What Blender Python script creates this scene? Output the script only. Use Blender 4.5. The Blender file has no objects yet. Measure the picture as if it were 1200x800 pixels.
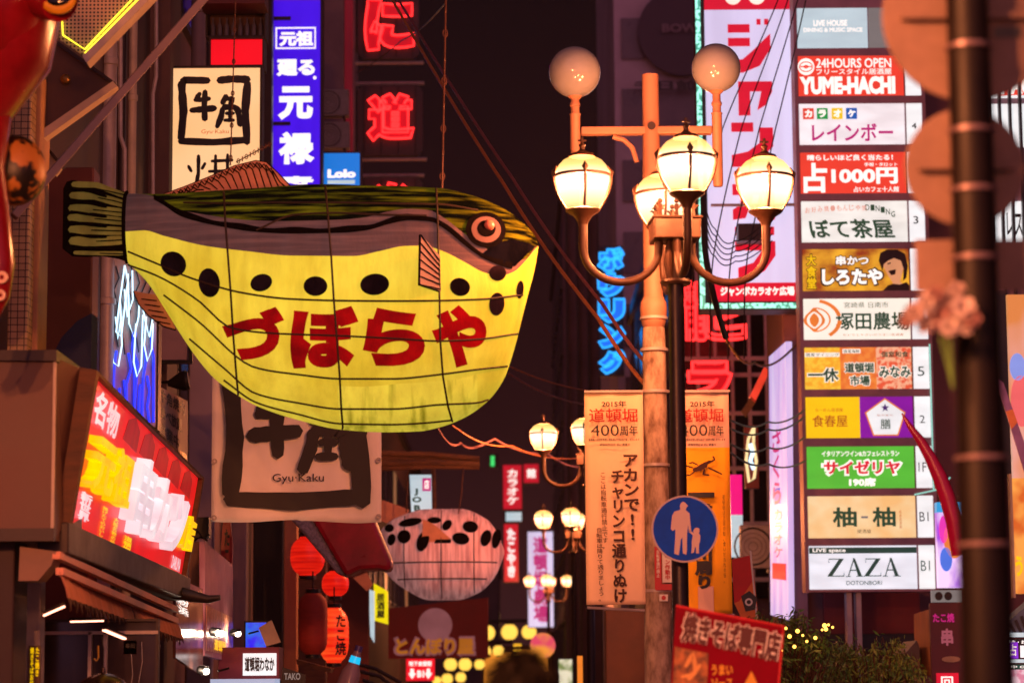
import bpy, bmesh, math, random
import numpy as np
from mathutils import Vector, Matrix, Euler, geometry
random.seed(7)
PI = math.pi
SC = bpy.context.scene
COL = SC.collection

# ------------------------------------------------------------------ camera
F = 3000.0                                   # focal length in photo pixels (1200 wide)
CAMLOC = Vector((0, 0, 1.6))
ROT = (Euler((PI/2 + math.atan(400/F), 0, 0)).to_matrix() @ Euler((0, 0, math.radians(-0.4))).to_matrix())
cam_d = bpy.data.cameras.new('camera')
cam = bpy.data.objects.new('camera', cam_d); COL.objects.link(cam)
cam.matrix_world = Matrix.Translation(CAMLOC) @ ROT.to_4x4()
cam_d.sensor_width = 36; cam_d.lens = 36*F/1200
cam_d.clip_start = 0.1; cam_d.clip_end = 2000
cam_d.dof.use_dof = True; cam_d.dof.focus_distance = 25.5
cam_d.dof.aperture_fstop = 0.09/0.046
SC.camera = cam

def L(h, k=1.0):
    h = h.lstrip('#'); o = []
    for i in (0, 2, 4):
        c = int(h[i:i+2], 16)/255
        o.append((c/12.92 if c <= .04045 else ((c+.055)/1.055)**2.4)*k)
    return (o[0], o[1], o[2], 1)

# ------------------------------------------------------------------ night sky: a spent Nishita sky plus the city's glow
W = bpy.data.worlds.new('World'); SC.world = W; W.use_nodes = True
nt = W.node_tree; nt.nodes.clear()
wo = nt.nodes.new('ShaderNodeOutputWorld'); add = nt.nodes.new('ShaderNodeAddShader')
sky = nt.nodes.new('ShaderNodeTexSky'); sky.sky_type = 'NISHITA'; sky.sun_disc = False
sky.sun_elevation = math.radians(-6); sky.sun_rotation = math.radians(200)
b1 = nt.nodes.new('ShaderNodeBackground'); b1.inputs[1].default_value = 0.05
b2 = nt.nodes.new('ShaderNodeBackground'); b2.inputs[1].default_value = 1.0
tc = nt.nodes.new('ShaderNodeTexCoord'); sx = nt.nodes.new('ShaderNodeSeparateXYZ')
rp = nt.nodes.new('ShaderNodeValToRGB')
rp.color_ramp.elements[0].position = 0.0; rp.color_ramp.elements[0].color = (0.045, 0.0120, 0.0125, 1)
rp.color_ramp.elements[1].position = 0.27; rp.color_ramp.elements[1].color = (0.0075, 0.0030, 0.0042, 1)
e = rp.color_ramp.elements.new(0.10); e.color = (0.020, 0.0050, 0.0060, 1)
nt.links.new(tc.outputs['Generated'], sx.inputs[0]); nt.links.new(sx.outputs[2], rp.inputs[0])
# mauve glow added to the sky behind the viewer as unseen fill light
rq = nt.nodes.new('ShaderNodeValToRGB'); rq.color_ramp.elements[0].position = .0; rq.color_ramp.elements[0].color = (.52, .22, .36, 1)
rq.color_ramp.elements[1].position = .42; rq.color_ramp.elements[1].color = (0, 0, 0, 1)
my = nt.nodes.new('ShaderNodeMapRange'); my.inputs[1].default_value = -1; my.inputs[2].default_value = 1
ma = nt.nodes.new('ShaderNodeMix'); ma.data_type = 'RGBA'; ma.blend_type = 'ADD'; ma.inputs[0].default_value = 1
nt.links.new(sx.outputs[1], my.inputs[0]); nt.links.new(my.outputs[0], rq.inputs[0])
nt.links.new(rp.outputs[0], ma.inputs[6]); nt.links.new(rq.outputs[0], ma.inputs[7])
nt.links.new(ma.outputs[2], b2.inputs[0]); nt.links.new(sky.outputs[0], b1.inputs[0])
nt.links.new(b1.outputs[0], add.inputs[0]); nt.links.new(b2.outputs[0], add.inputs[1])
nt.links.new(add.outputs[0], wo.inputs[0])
# faint moonlight
sun_d = bpy.data.lights.new('moon', 'SUN'); sun_d.energy = 0.015; sun_d.angle = math.radians(.5); sun_d.color = (1, .86, .8)
sun = bpy.data.objects.new('moon', sun_d); COL.objects.link(sun); sun.rotation_euler = (math.radians(50), 0, math.radians(-25))

SC.view_settings.view_transform = 'Standard'; SC.view_settings.look = 'None'
SC.view_settings.exposure = 0.0; SC.view_settings.gamma = 1
SC.render.engine = 'CYCLES'
SC.cycles.use_denoising = True
SC.cycles.max_bounces = 5; SC.cycles.diffuse_bounces = 3; SC.cycles.glossy_bounces = 2; SC.cycles.transparent_max_bounces = 8
SC.cycles.sample_clamp_indirect = 4.0
SC.cycles.use_light_tree = True
LAMPW = 570.0                                # watts of each street lamp bulb
WARM = (1.0, 0.31, 0.12)

def P(px, py, Y):
    d = ROT @ Vector(((px-600)/F, (400-py)/F, -1))
    return CAMLOC + d*(Y/d.y)

# ------------------------------------------------------------------ materials
MATS = {}
def _coords(nt, scale):
    tc = nt.nodes.new('ShaderNodeTexCoord'); mp = nt.nodes.new('ShaderNodeMapping')
    mp.inputs['Scale'].default_value = scale if isinstance(scale, tuple) else (scale,)*3
    nt.links.new(tc.outputs['Object'], mp.inputs[0]); return mp
def mat(name, col, rough=.6, metal=0, var=.3, scale=4, bump=0, detail=4, col2=None, spec=.5):
    if name in MATS: return MATS[name]
    m = bpy.data.materials.new(name); m.use_nodes = True; n = m.node_tree
    b = n.nodes['Principled BSDF']
    b.inputs['Roughness'].default_value = rough; b.inputs['Metallic'].default_value = metal
    b.inputs['Specular IOR Level'].default_value = spec
    mp = _coords(n, scale); no = n.nodes.new('ShaderNodeTexNoise'); no.inputs['Detail'].default_value = detail
    no.inputs['Scale'].default_value = 1; no.inputs['Roughness'].default_value = .65
    r = n.nodes.new('ShaderNodeValToRGB'); c = L(col)
    c0 = L(col2) if col2 else tuple(x*(1-var) for x in c[:3])+(1,)
    r.color_ramp.elements[0].position = .32; r.color_ramp.elements[0].color = c0
    r.color_ramp.elements[1].position = .62; r.color_ramp.elements[1].color = c
    n.links.new(mp.outputs[0], no.inputs[0]); n.links.new(no.outputs[0], r.inputs[0]); n.links.new(r.outputs[0], b.inputs['Base Color'])
    if rough < .95:
        mr = n.nodes.new('ShaderNodeMapRange'); mr.inputs[3].default_value = max(.05, rough-.12); mr.inputs[4].default_value = min(1, rough+.15)
        n.links.new(no.outputs[0], mr.inputs[0]); n.links.new(mr.outputs[0], b.inputs['Roughness'])
    if bump:
        bp = n.nodes.new('ShaderNodeBump'); bp.inputs['Strength'].default_value = bump; bp.inputs['Distance'].default_value = .02
        n.links.new(no.outputs[0], bp.inputs['Height']); n.links.new(bp.outputs[0], b.inputs['Normal'])
    MATS[name] = m; return m
def glow(name, col, s=.9, var=.12, scale=(1.5, 1.5, 5), base=None, col2=None, rough=.35, lo=.35, hi=.65, detail=2):
    """a surface lit from behind: it gives off light of its own colour, a little uneven from tube to tube"""
    if name in MATS: return MATS[name]
    m = bpy.data.materials.new(name); m.use_nodes = True; n = m.node_tree
    b = n.nodes['Principled BSDF']; b.inputs['Roughness'].default_value = rough
    c = L(col); b.inputs['Base Color'].default_value = L(base) if base else tuple(x*.45 for x in c[:3])+(1,)
    mp = _coords(n, scale); no = n.nodes.new('ShaderNodeTexNoise'); no.inputs['Scale'].default_value = 1; no.inputs['Detail'].default_value = detail
    r = n.nodes.new('ShaderNodeValToRGB'); r.color_ramp.elements[0].position = lo; r.color_ramp.elements[1].position = hi
    r.color_ramp.elements[0].color = L(col2) if col2 else tuple(x*(1-var) for x in c[:3])+(1,)
    r.color_ramp.elements[1].color = c
    n.links.new(mp.outputs[0], no.inputs[0]); n.links.new(no.outputs[0], r.inputs[0])
    n.links.new(r.outputs[0], b.inputs['Emission Color']); b.inputs['Emission Strength'].default_value = s
    MATS[name] = m; return m
def dots(name, ca, cb, pitch, rad, rough=.5, metal=0, emit=0):
    """sheet with a regular grid of round holes or marks (object x/z)"""
    if name in MATS: return MATS[name]
    m = bpy.data.materials.new(name); m.use_nodes = True; n = m.node_tree; b = n.nodes['Principled BSDF']
    b.inputs['Roughness'].default_value = rough; b.inputs['Metallic'].default_value = metal
    mp = _coords(n, 1/pitch); vo = n.nodes.new('ShaderNodeTexVoronoi'); vo.inputs['Randomness'].default_value = 0
    vo.voronoi_dimensions = '2D'; vo.inputs['Scale'].default_value = 1
    s = n.nodes.new('ShaderNodeSeparateXYZ'); c = n.nodes.new('ShaderNodeCombineXYZ')
    n.links.new(mp.outputs[0], s.inputs[0]); n.links.new(s.outputs[0], c.inputs[0]); n.links.new(s.outputs[2], c.inputs[1])
    n.links.new(c.outputs[0], vo.inputs[0])
    r = n.nodes.new('ShaderNodeValToRGB'); r.color_ramp.interpolation = 'CONSTANT'
    r.color_ramp.elements[0].color = L(cb); r.color_ramp.elements[1].position = rad; r.color_ramp.elements[1].color = L(ca)
    n.links.new(vo.outputs['Distance'], r.inputs[0]); n.links.new(r.outputs[0], b.inputs['Base Color'])
    if emit: n.links.new(r.outputs[0], b.inputs['Emission Color']); b.inputs['Emission Strength'].default_value = emit
    MATS[name] = m; return m
def tiles(name, ca, mortar, w, h, rough=.4, axis='x'):
    if name in MATS: return MATS[name]
    m = bpy.data.materials.new(name); m.use_nodes = True; n = m.node_tree; b = n.nodes['Principled BSDF']
    b.inputs['Roughness'].default_value = rough
    mp = _coords(n, 1); br = n.nodes.new('ShaderNodeTexBrick'); br.offset = 0
    br.inputs['Scale'].default_value = 1; br.inputs['Brick Width'].default_value = w; br.inputs['Row Height'].default_value = h
    br.inputs['Mortar Size'].default_value = min(w, h)*.07
    br.inputs['Color1'].default_value = L(ca); br.inputs['Color2'].default_value = tuple(x*.75 for x in L(ca)[:3])+(1,); br.inputs['Mortar'].default_value = L(mortar)
    s = n.nodes.new('ShaderNodeSeparateXYZ'); c = n.nodes.new('ShaderNodeCombineXYZ'); ad = n.nodes.new('ShaderNodeMath')
    n.links.new(mp.outputs[0], s.inputs[0]); n.links.new(s.outputs[0], ad.inputs[0]); n.links.new(s.outputs[1], ad.inputs[1])
    n.links.new(ad.outputs[0], c.inputs[0]); n.links.new(s.outputs[2], c.inputs[1]); n.links.new(c.outputs[0], br.inputs[0])
    n.links.new(br.outputs[0], b.inputs['Base Color']); MATS[name] = m; return m
def globe_mat():
    m = bpy.data.materials.new('lit_opal_glass'); m.use_nodes = True; n = m.node_tree; n.nodes.clear()
    o = n.nodes.new('ShaderNodeOutputMaterial'); mx = n.nodes.new('ShaderNodeMixShader'); mx.inputs[0].default_value = .5
    tr = n.nodes.new('ShaderNodeBsdfTransparent'); tr.inputs[0].default_value = (1, .93, .8, 1)
    em = n.nodes.new('ShaderNodeEmission'); em.inputs[1].default_value = 1
    tc = n.nodes.new('ShaderNodeTexCoord'); s = n.nodes.new('ShaderNodeSeparateXYZ')
    n.links.new(tc.outputs['Object'], s.inputs[0])
    r = n.nodes.new('ShaderNodeValToRGB')     # brightest beside the bulb, yellower towards the crown of the glass
    mr = n.nodes.new('ShaderNodeMapRange'); mr.inputs[1].default_value = 0; mr.inputs[2].default_value = .43
    n.links.new(s.outputs[2], mr.inputs[0]); n.links.new(mr.outputs[0], r.inputs[0])
    cs = [(0, (1.5, .72, .22)), (.22, (2.1, 1.5, .8)), (.5, (2.3, 2.0, 1.6)), (.76, (1.9, 1.1, .36)), (1, (1.5, .66, .14))]
    r.color_ramp.elements[0].color = tuple(x/2.3 for x in cs[0][1])+(1,); r.color_ramp.elements[1].color = tuple(x/2.3 for x in cs[-1][1])+(1,)
    for p, c in cs[1:-1]:
        q = r.color_ramp.elements.new(p); q.color = tuple(x/2.3 for x in c)+(1,)
    em.inputs[1].default_value = 2.3*1.25
    n.links.new(r.outputs[0], em.inputs[0]); n.links.new(tr.outputs[0], mx.inputs[1]); n.links.new(em.outputs[0], mx.inputs[2])
    n.links.new(mx.outputs[0], o.inputs[0]); return m

# ------------------------------------------------------------------ mesh builder
class MB:
    def __init__(s): s.v = []; s.f = []; s.m = []
    def add(s, vs, fs, mi=0):
        o = len(s.v); s.v += [tuple(v) for v in vs]; s.f += [tuple(i+o for i in f) for f in fs]; s.m += [mi]*len(fs); return s
    def box(s, x0, x1, y0, y1, z0, z1, mi=0, M=None):
        vs = [Vector((x, y, z)) for z in (z0, z1) for y in (y0, y1) for x in (x0, x1)]
        if M: vs = [M @ v for v in vs]
        return s.add(vs, [(0,2,3,1),(4,5,7,6),(0,1,5,4),(2,6,7,3),(0,4,6,2),(1,3,7,5)], mi)
    def beam(s, a, b, w, h, mi=0, up=Vector((0, 0, 1))):
        a = Vector(a); b = Vector(b); d = (b-a); ln = d.length; d.normalize()
        x = d.cross(up); x = x.normalized() if x.length > 1e-5 else Vector((1, 0, 0)); z = x.cross(d)
        M = Matrix((x, d, z)).transposed().to_4x4(); M.translation = a
        return s.box(-w/2, w/2, 0, ln, -h/2, h/2, mi, M)
    def tube(s, pts, r, n=8, closed=False, mi=0):
        pts = [Vector(p) for p in pts]; k = len(pts)
        if k < 2: return s
        rs = r if isinstance(r, (list, tuple)) else [r]*k
        vs = []; fs = []; ref = None
        for i, p in enumerate(pts):
            a = pts[(i-1) % k] if (closed or i) else p; b = pts[(i+1) % k] if (closed or i < k-1) else p
            t = (b-a); t = t.normalized() if t.length > 1e-9 else Vector((0, 0, 1))
            if ref is None: ref = Vector((0, 1, 0)) if abs(t.y) < .9 else Vector((1, 0, 0))
            x = ref - t*ref.dot(t)
            if x.length < 1e-6: x = t.orthogonal()
            x.normalize(); ref = x; y = t.cross(x)
            for j in range(n):
                q = 2*PI*j/n; vs.append(p + (x*math.cos(q)+y*math.sin(q))*rs[i])
        for i in range(k if closed else k-1):
            for j in range(n):
                a = i*n+j; b = i*n+(j+1) % n; c = ((i+1) % k)*n+(j+1) % n; d = ((i+1) % k)*n+j
                fs.append((a, b, c, d))
        if not closed: fs += [tuple(range(n-1, -1, -1)), tuple((k-1)*n+j for j in range(n))]
        return s.add(vs, fs, mi)
    def lathe(s, prof, n=24, o=(0, 0, 0), M=None, mi=0):
        o = Vector(o); vs = []; fs = []
        for r, z in prof:
            for j in range(n):
                v = Vector((r*math.cos(2*PI*j/n), r*math.sin(2*PI*j/n), z)); v = M @ v if M else v; vs.append(v+o)
        k = len(prof)
        for i in range(k-1):
            for j in range(n): fs.append((i*n+j, i*n+(j+1) % n, (i+1)*n+(j+1) % n, (i+1)*n+j))
        if k == 4 and min(p[0] for p in prof) > 1e-6 and (abs(prof[0][0]-prof[3][0]) < .02 or abs(prof[0][1]-prof[3][1]) < 1e-6):
            return s.add(vs, fs+[(3*n+j, 3*n+(j+1) % n, (j+1) % n, j) for j in range(n)], mi)      # a ring: closed on itself
        if prof[0][0] > 1e-6: fs.append(tuple(range(n-1, -1, -1)))
        if prof[-1][0] > 1e-6: fs.append(tuple((k-1)*n+j for j in range(n)))
        return s.add(vs, fs, mi)
    def ball(s, c, r, nu=20, nv=12, mi=0, M=None):
        rx = r if isinstance(r, (tuple, list)) else (r, r, r)
        pr = [(math.sin(PI*i/nv), -math.cos(PI*i/nv)) for i in range(nv+1)]
        S = Matrix.Diagonal(rx).to_4x4(); S = M @ S if M else S
        return s.lathe(pr, nu, c, S.to_3x3(), mi)
    def prism(s, pts, y0, y1, mi=0):
        n = len(pts); vs = [(x, y0, z) for x, z in pts]+[(x, y1, z) for x, z in pts]
        fs = [tuple(range(n)), tuple(range(2*n-1, n-1, -1))]+[(i, n+i, n+(i+1) % n, (i+1) % n) for i in range(n)]
        return s.add(vs, fs, mi)
    def flat(s, pts, y, mi=0): return s.add([(x, y, z) for x, z in pts], [tuple(range(len(pts)))], mi)
    def ribbon(s, pts, w, y, mi=0, jit=.12):
        """a brush stroke: flat band along pts (x,z) with rounded ends"""
        pts = [Vector(p) for p in pts]; out = []
        for i in range(len(pts)-1):
            for t in ([0, .25, .5, .75] if i < len(pts)-2 else [0, .25, .5, .75, 1]): out.append(pts[i].lerp(pts[i+1], t))
        Lf = []; Rt = []
        for i, p in enumerate(out):
            d = (out[min(i+1, len(out)-1)]-out[max(i-1, 0)]).normalized(); nn = Vector((-d.y, d.x))
            ww = w/2*(1+random.uniform(-jit, jit))*(1 if 0 < i < len(out)-1 else .8)
            Lf.append(p+nn*ww); Rt.append(p-nn*ww)
        d = (out[0]-out[1]).normalized(); e2 = (out[-1]-out[-2]).normalized()
        vs = [(q.x, y, q.y) for q in Lf+Rt+[out[0]+d*w*.25, out[-1]+e2*w*.25]]; n = len(Lf)
        fs = [(i, n+i, n+i+1, i+1) for i in range(n-1)]+[(2*n, n, 0), (2*n+1, n-1, 2*n-1)]
        return s.add(vs, fs, mi)
    def build(s, name, mats, parent=None, smooth=False, bevel=0, loc=None, tag=None):
        me = bpy.data.meshes.new(name); me.from_pydata(s.v, [], s.f)
        for m in (mats if isinstance(mats, (list, tuple)) else [mats]): me.materials.append(m)
        me.polygons.foreach_set('material_index', s.m); me.update()
        bm = bmesh.new(); bm.from_mesh(me); bmesh.ops.recalc_face_normals(bm, faces=bm.faces); bm.to_mesh(me); bm.free()
        if smooth: me.shade_smooth(); me.set_sharp_from_angle(angle=math.radians(38))
        o = bpy.data.objects.new(name, me); COL.objects.link(o)
        if loc is not None: o.location = loc
        if parent is not None: o.parent = parent
        if bevel:
            b = o.modifiers.new('bevel', 'BEVEL'); b.width = bevel; b.segments = 2; b.limit_method = 'ANGLE'
        if tag: TAG(o, *tag)
        return o
def TAG(o, label, cat, group=None, kind=None):
    o['label'] = label; o['category'] = cat
    if group: o['group'] = group
    if kind: o['kind'] = kind
    return o
def EMPTY(name, loc, label, cat, group=None, rz=0):
    o = bpy.data.objects.new(name, None); COL.objects.link(o); o.location = loc; o.rotation_euler = (0, 0, rz); o.empty_display_size = .2
    return TAG(o, label, cat, group)
def STRUCT(o): o['kind'] = 'structure'; return o
def copy_tree(o, parent=None):
    c = o.copy(); COL.objects.link(c)
    if parent is not None: c.parent = parent
    for ch in [x for x in KIDS.get(o.name, [])]: copy_tree(ch, c)
    return c
KIDS = {}
def index_kids(o):
    KIDS[o.name] = [x for x in bpy.data.objects if x.parent == o]
    for x in KIDS[o.name]: index_kids(x)

# ------------------------------------------------------------------ lettering (Blender's own built-in font)
_fc = bpy.data.curves.new('lettering_font', 'FONT'); _fo = bpy.data.objects.new('lettering_font', _fc); COL.objects.link(_fo)
_gc = {}
def _polys(s, vert, res):
    """outline polylines of a string, em units"""
    _fc.body = '\n'.join(s) if vert else s
    _fc.space_line = 1.0 if vert else 1.15; _fc.align_x = 'CENTER'
    bpy.context.view_layer.update(); cu = _fo.to_curve(bpy.context.evaluated_depsgraph_get()); out = []
    for sp in cu.splines:
        bp = sp.bezier_points; pl = []
        for i in range(len(bp)):
            a = bp[i]; b = bp[(i+1) % len(bp)]
            straight = (a.co-a.handle_right).cross(b.co-a.co).length < 1e-4 and (b.co-b.handle_left).cross(b.co-a.co).length < 1e-4
            q = [tuple(x)[:2] for x in geometry.interpolate_bezier(a.co, a.handle_right, b.handle_left, b.co, 2 if straight else res+1)]
            pl += q[:-1]
        p = np.array(pl); keep = [p[0]]
        for q in p[1:]:
            if np.linalg.norm(q-keep[-1]) > .004: keep.append(q)
        if len(keep) > 3 and np.linalg.norm(keep[0]-keep[-1]) < .004: keep.pop()
        if len(keep) >= 3: out.append(np.array(keep))
    _fo.to_curve_clear(); return out
def _area(p): q = np.roll(p, -1, 0); return .5*np.sum(p[:, 0]*q[:, 1]-q[:, 0]*p[:, 1])
def _embolden(ps, b):
    sgn = np.sign(max((_area(p) for p in ps), key=abs)); out = []
    for p in ps:
        d1 = p-np.roll(p, 1, 0); d2 = np.roll(p, -1, 0)-p
        d1 /= np.linalg.norm(d1, axis=1)[:, None]+1e-9; d2 /= np.linalg.norm(d2, axis=1)[:, None]+1e-9
        n1 = np.stack([d1[:, 1], -d1[:, 0]], 1)*sgn; n2 = np.stack([d2[:, 1], -d2[:, 0]], 1)*sgn
        m = n1+n2; l2 = np.maximum((m*m).sum(1), .9); o = p+m*(2*b/l2)[:, None]
        out.append(o)
    return out
def glyphs(s, bold=0, vert=False, res=3):
    k = (s, bold, vert, res)
    if k in _gc: return _gc[k]
    ps = _polys(s, vert, res)
    if bold: ps = _embolden(ps, bold)
    # the outlines of each character may cross once thickened: triangulate and keep what winds round
    boxes = [(p.min(0), p.max(0)) for p in ps]; grp = list(range(len(ps)))
    def root(i):
        while grp[i] != i: i = grp[i]
        return i
    for i in range(len(ps)):
        for j in range(i):
            a, b = boxes[i], boxes[j]
            if (a[0] <= b[1]).all() and (b[0] <= a[1]).all(): grp[root(i)] = root(j)
    V = []; FF = []
    for r in set(root(i) for i in range(len(ps))):
        sub = [ps[i] for i in range(len(ps)) if root(i) == r]; vs = []; es = []
        for p in sub:
            o = len(vs); n = len(p); vs += [Vector(q) for q in p]; es += [(o+i, o+(i+1) % n) for i in range(n)]
        ov, oe, of, *_ = geometry.delaunay_2d_cdt(vs, es, [], 0, 1e-5)
        if not of: continue
        pv = np.array([tuple(v) for v in ov]); tri = np.array([f[:3] for f in of]); c = pv[tri].mean(1); wn = np.zeros(len(c))
        for p in sub:
            q = np.roll(p, -1, 0); x, y = c[:, :1], c[:, 1:]
            cr = (q[:, 0]-p[:, 0])*(y-p[:, 1])-(x-p[:, 0])*(q[:, 1]-p[:, 1])
            wn += ((p[:, 1] <= y) & (q[:, 1] > y) & (cr > 0)).sum(1)-((p[:, 1] > y) & (q[:, 1] <= y) & (cr < 0)).sum(1)
        tri = tri[wn != 0]; used = np.unique(tri); mp = {int(u): i+len(V) for i, u in enumerate(used)}
        V += [tuple(pv[u]) for u in used]; FF += [tuple(mp[int(x)] for x in t) for t in tri]
    v = np.array(V); lo = v.min(0); hi = v.max(0); v = (v-lo)/np.maximum(hi-lo, 1e-6)
    _gc[k] = (v, FF); return _gc[k]
def outlines(s, bold=0, vert=False):
    out = _polys(s, vert, 4)
    if bold: out = _embolden(out, bold)
    al = np.concatenate(out); lo = al.min(0); hi = al.max(0); res = []
    for p in out:
        p = (p-lo)/(hi-lo); keep = [p[0]]
        for q in p[1:]:
            if np.linalg.norm(q-keep[-1]) > .012: keep.append(q)
        res.append(keep)
    return res

# ------------------------------------------------------------------ a thing seen in one upright plane (photo pixels -> metres at its own distance)
class Sg:
    def __init__(s, name, label, cat, x0, y0, x1, y1, Y, yaw=0, group=None, root=True):
        s.cx = (x0+x1)/2; s.cy = (y0+y1)/2; s.Y = Y; s.C = P(s.cx, s.cy, Y)
        s.W = (P(x1, s.cy, Y)-P(x0, s.cy, Y)).x/math.cos(yaw); s.k = s.W/(x1-x0); s.r = (x0, y0, x1, y1)
        s.root = EMPTY(name, s.C, label, cat, group, yaw) if root else None
    def x(s, px): return (px-s.cx)*s.k
    def z(s, py): return P(s.cx, py, s.Y).z-s.C.z
    def p(s, px, py): return (s.x(px), s.z(py))
    def box(s, name, x0, y0, x1, y1, ya, yb, m, parent=None, bevel=0, label=None):
        o = MB().box(s.x(x0), s.x(x1), ya, yb, s.z(y1), s.z(y0)).build(name, m, parent or s.root, bevel=bevel)
        if label: o['label'] = label
        return o
    def frame(s, name, x0, y0, x1, y1, t, ya, yb, m, parent=None):
        b = MB(); X0, X1, Z0, Z1 = s.x(x0), s.x(x1), s.z(y1), s.z(y0); t *= s.k
        b.box(X0, X1, ya, yb, Z1-t, Z1).box(X0, X1, ya, yb, Z0, Z0+t).box(X0, X0+t, ya, yb, Z0+t, Z1-t).box(X1-t, X1, ya, yb, Z0+t, Z1-t)
        return b.build(name, m, parent or s.root)
    def text(s, name, t, x0, y0, x1, y1, m, y, bold=0, vert=False, parent=None, skew=0):
        v, f = glyphs(t, bold, vert); X0, X1, Z0, Z1 = s.x(x0), s.x(x1), s.z(y1), s.z(y0)
        vs = [(X0+(X1-X0)*(a+skew*(b-.5)), y, Z0+(Z1-Z0)*b) for a, b in v]
        return MB().add(vs, f).build(name, m, parent or s.root)
    def neon(s, name, t, x0, y0, x1, y1, m, y, r, bold=0, vert=False, parent=None):
        X0, X1, Z0, Z1 = s.x(x0), s.x(x1), s.z(y1), s.z(y0); b = MB()
        for pl in outlines(t, bold, vert): b.tube([(X0+(X1-X0)*a, y, Z0+(Z1-Z0)*c) for a, c in pl], r, 6, True)
        return b.build(name, m, parent or s.root, smooth=True)
    def poly(s, name, pts, ya, yb, m, parent=None): return MB().prism([s.p(*q) for q in pts], ya, yb).build(name, m, parent or s.root)
    def disc(s, name, px, py, r, ya, yb, m, parent=None, n=32, ry=None):
        ry = ry or r
        return s.poly(name, [(px+r*math.cos(2*PI*i/n), py+ry*math.sin(2*PI*i/n)) for i in range(n)], ya, yb, m, parent)
    def brush(s, name, strokes, m, y, parent=None):
        b = MB()
        for i, (w, pts) in enumerate(strokes): b.ribbon([s.p(*q) for q in pts], w*s.k, y-i*.0015)
        return b.build(name, m, parent or s.root)
    def tubes(s, name, lines, r, m, y=0, parent=None, n=6):
        b = MB()
        for l in lines: b.tube([(s.x(a), y if len(q) < 1 else y+q[0], s.z(c)) for a, c, *q in [(u+(0,)) if len(u) == 2 else u for u in l]], r, n)
        return b.build(name, m, parent or s.root, smooth=True)
class Quad:
    """a thing on a slanted four-cornered plane; corners TL TR BR BL given as (px,py,Y)"""
    def __init__(s, name, label, cat, c, group=None):
        s.c = [P(*q) for q in c]; s.o = (s.c[0]+s.c[1]+s.c[2]+s.c[3])/4
        s.n = (s.c[1]-s.c[0]).cross(s.c[3]-s.c[0]).normalized()*-1
        if s.n.dot(CAMLOC-s.o) < 0: s.n = -s.n
        s.root = EMPTY(name, s.o, label, cat, group)
    def m(s, u, v, d=0): return s.c[0].lerp(s.c[1], u).lerp(s.c[3].lerp(s.c[2], u), v)+s.n*d-s.o
    def slab(s, name, u0, v0, u1, v1, a, b, mt, parent=None, pts=None):
        q = pts or [(u0, v0), (u1, v0), (u1, v1), (u0, v1)]; n = len(q)
        vs = [s.m(u, v, b) for u, v in q]+[s.m(u, v, a) for u, v in q]
        fs = [tuple(range(n)), tuple(range(2*n-1, n-1, -1))]+[(i, n+i, n+(i+1) % n, (i+1) % n) for i in range(n)]
        return MB().add(vs, fs).build(name, mt, parent or s.root)
    def frame(s, name, t, tv, a, b, mt, parent=None):
        B = MB()
        for u0, v0, u1, v1 in ((-t, -tv, 1+t, 0), (-t, 1, 1+t, 1+tv), (-t, 0, 0, 1), (1, 0, 1+t, 1)):
            q = [(u0, v0), (u1, v0), (u1, v1), (u0, v1)]
            B.add([s.m(u, v, b) for u, v in q]+[s.m(u, v, a) for u, v in q], [(0,1,2,3),(7,6,5,4)]+[(i, 4+i, 4+(i+1) % 4, (i+1) % 4) for i in range(4)])
        return B.build(name, mt, parent or s.root)
    def text(s, name, t, u0, v0, u1, v1, mt, d, bold=0, vert=False, parent=None, th=0):
        v, f = glyphs(t, bold, vert)
        vs = [s.m(u0+(u1-u0)*a, v1+(v0-v1)*b, d) for a, b in v]
        if th:
            n = len(vs); back = [s.m(u0+(u1-u0)*a, v1+(v0-v1)*b, d-th) for a, b in v]
            ed = {}
            for q in f:
                for i in range(len(q)):
                    e = (q[i], q[(i+1) % len(q)]); ed[e] = 1
            side = [(a, b, b+n, a+n) for (a, b) in ed if (b, a) not in ed]
            return MB().add(vs+back, list(f)+side).build(name, mt, parent or s.root)
        return MB().add(vs, f).build(name, mt, parent or s.root)
# ================================================================== the setting
m_asph = mat('asphalt', '#3c3a3a', .75, var=.4, scale=6, bump=.3)
m_pave = mat('stone_paving', '#7a7068', .6, var=.3, scale=2, bump=.2)
m_blk = mat('black_steel', '#1c1a1b', .4, .3, var=.3, scale=8)
m_dark = mat('dark_brown_metal', '#34282a', .45, .4, var=.35, scale=5)
m_grey = mat('grey_painted_steel', '#b2a4a4', .45, .2, var=.25, scale=4)
m_mauve = mat('mauve_plaster', '#8e747c', .8, var=.35, scale=.7, bump=.2)
m_brown = mat('brown_cladding', '#583f3e', .7, var=.4, scale=1.1, bump=.2)
m_plum = mat('plum_plaster', '#70505a', .8, var=.4, scale=.6, bump=.15)
m_cream = mat('cream_paint', '#cdb9a2', .6, var=.25, scale=2)
m_glassd = mat('dark_window_glass', '#14141c', .08, var=.3, scale=1)
m_wood = mat('weathered_wood', '#6b452c', .7, var=.5, scale=(3, 3, 14), bump=.4)
m_white = mat('white_enamel', '#d8d4cf', .35, var=.15, scale=4)
m_black = mat('black_print', '#141012', .5, var=.2)
m_cable = mat('black_cable', '#1d1718', .5, var=.2)
m_ink = glow('dark_green_print', '#14463a', .7, .2)
m_rust = mat('mottled_concrete_pole', '#b39a86', .85, var=.5, scale=(9, 9, 4), bump=.4, col2='#5d4334')

STRUCT(MB().box(-600, 600, -60, 1500, -.4, 0).build('ground', m_asph))
STRUCT(MB().box(-3.6, 3.4, -20, 260, .004, .008).build('street', m_pave))
for a, b_ in ((-4.4, -3.6), (3.4, 4.3)):
    STRUCT(MB().box(a, b_, -20, 260, .004, .12).build('pavement', m_pave, bevel=.02))

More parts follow.
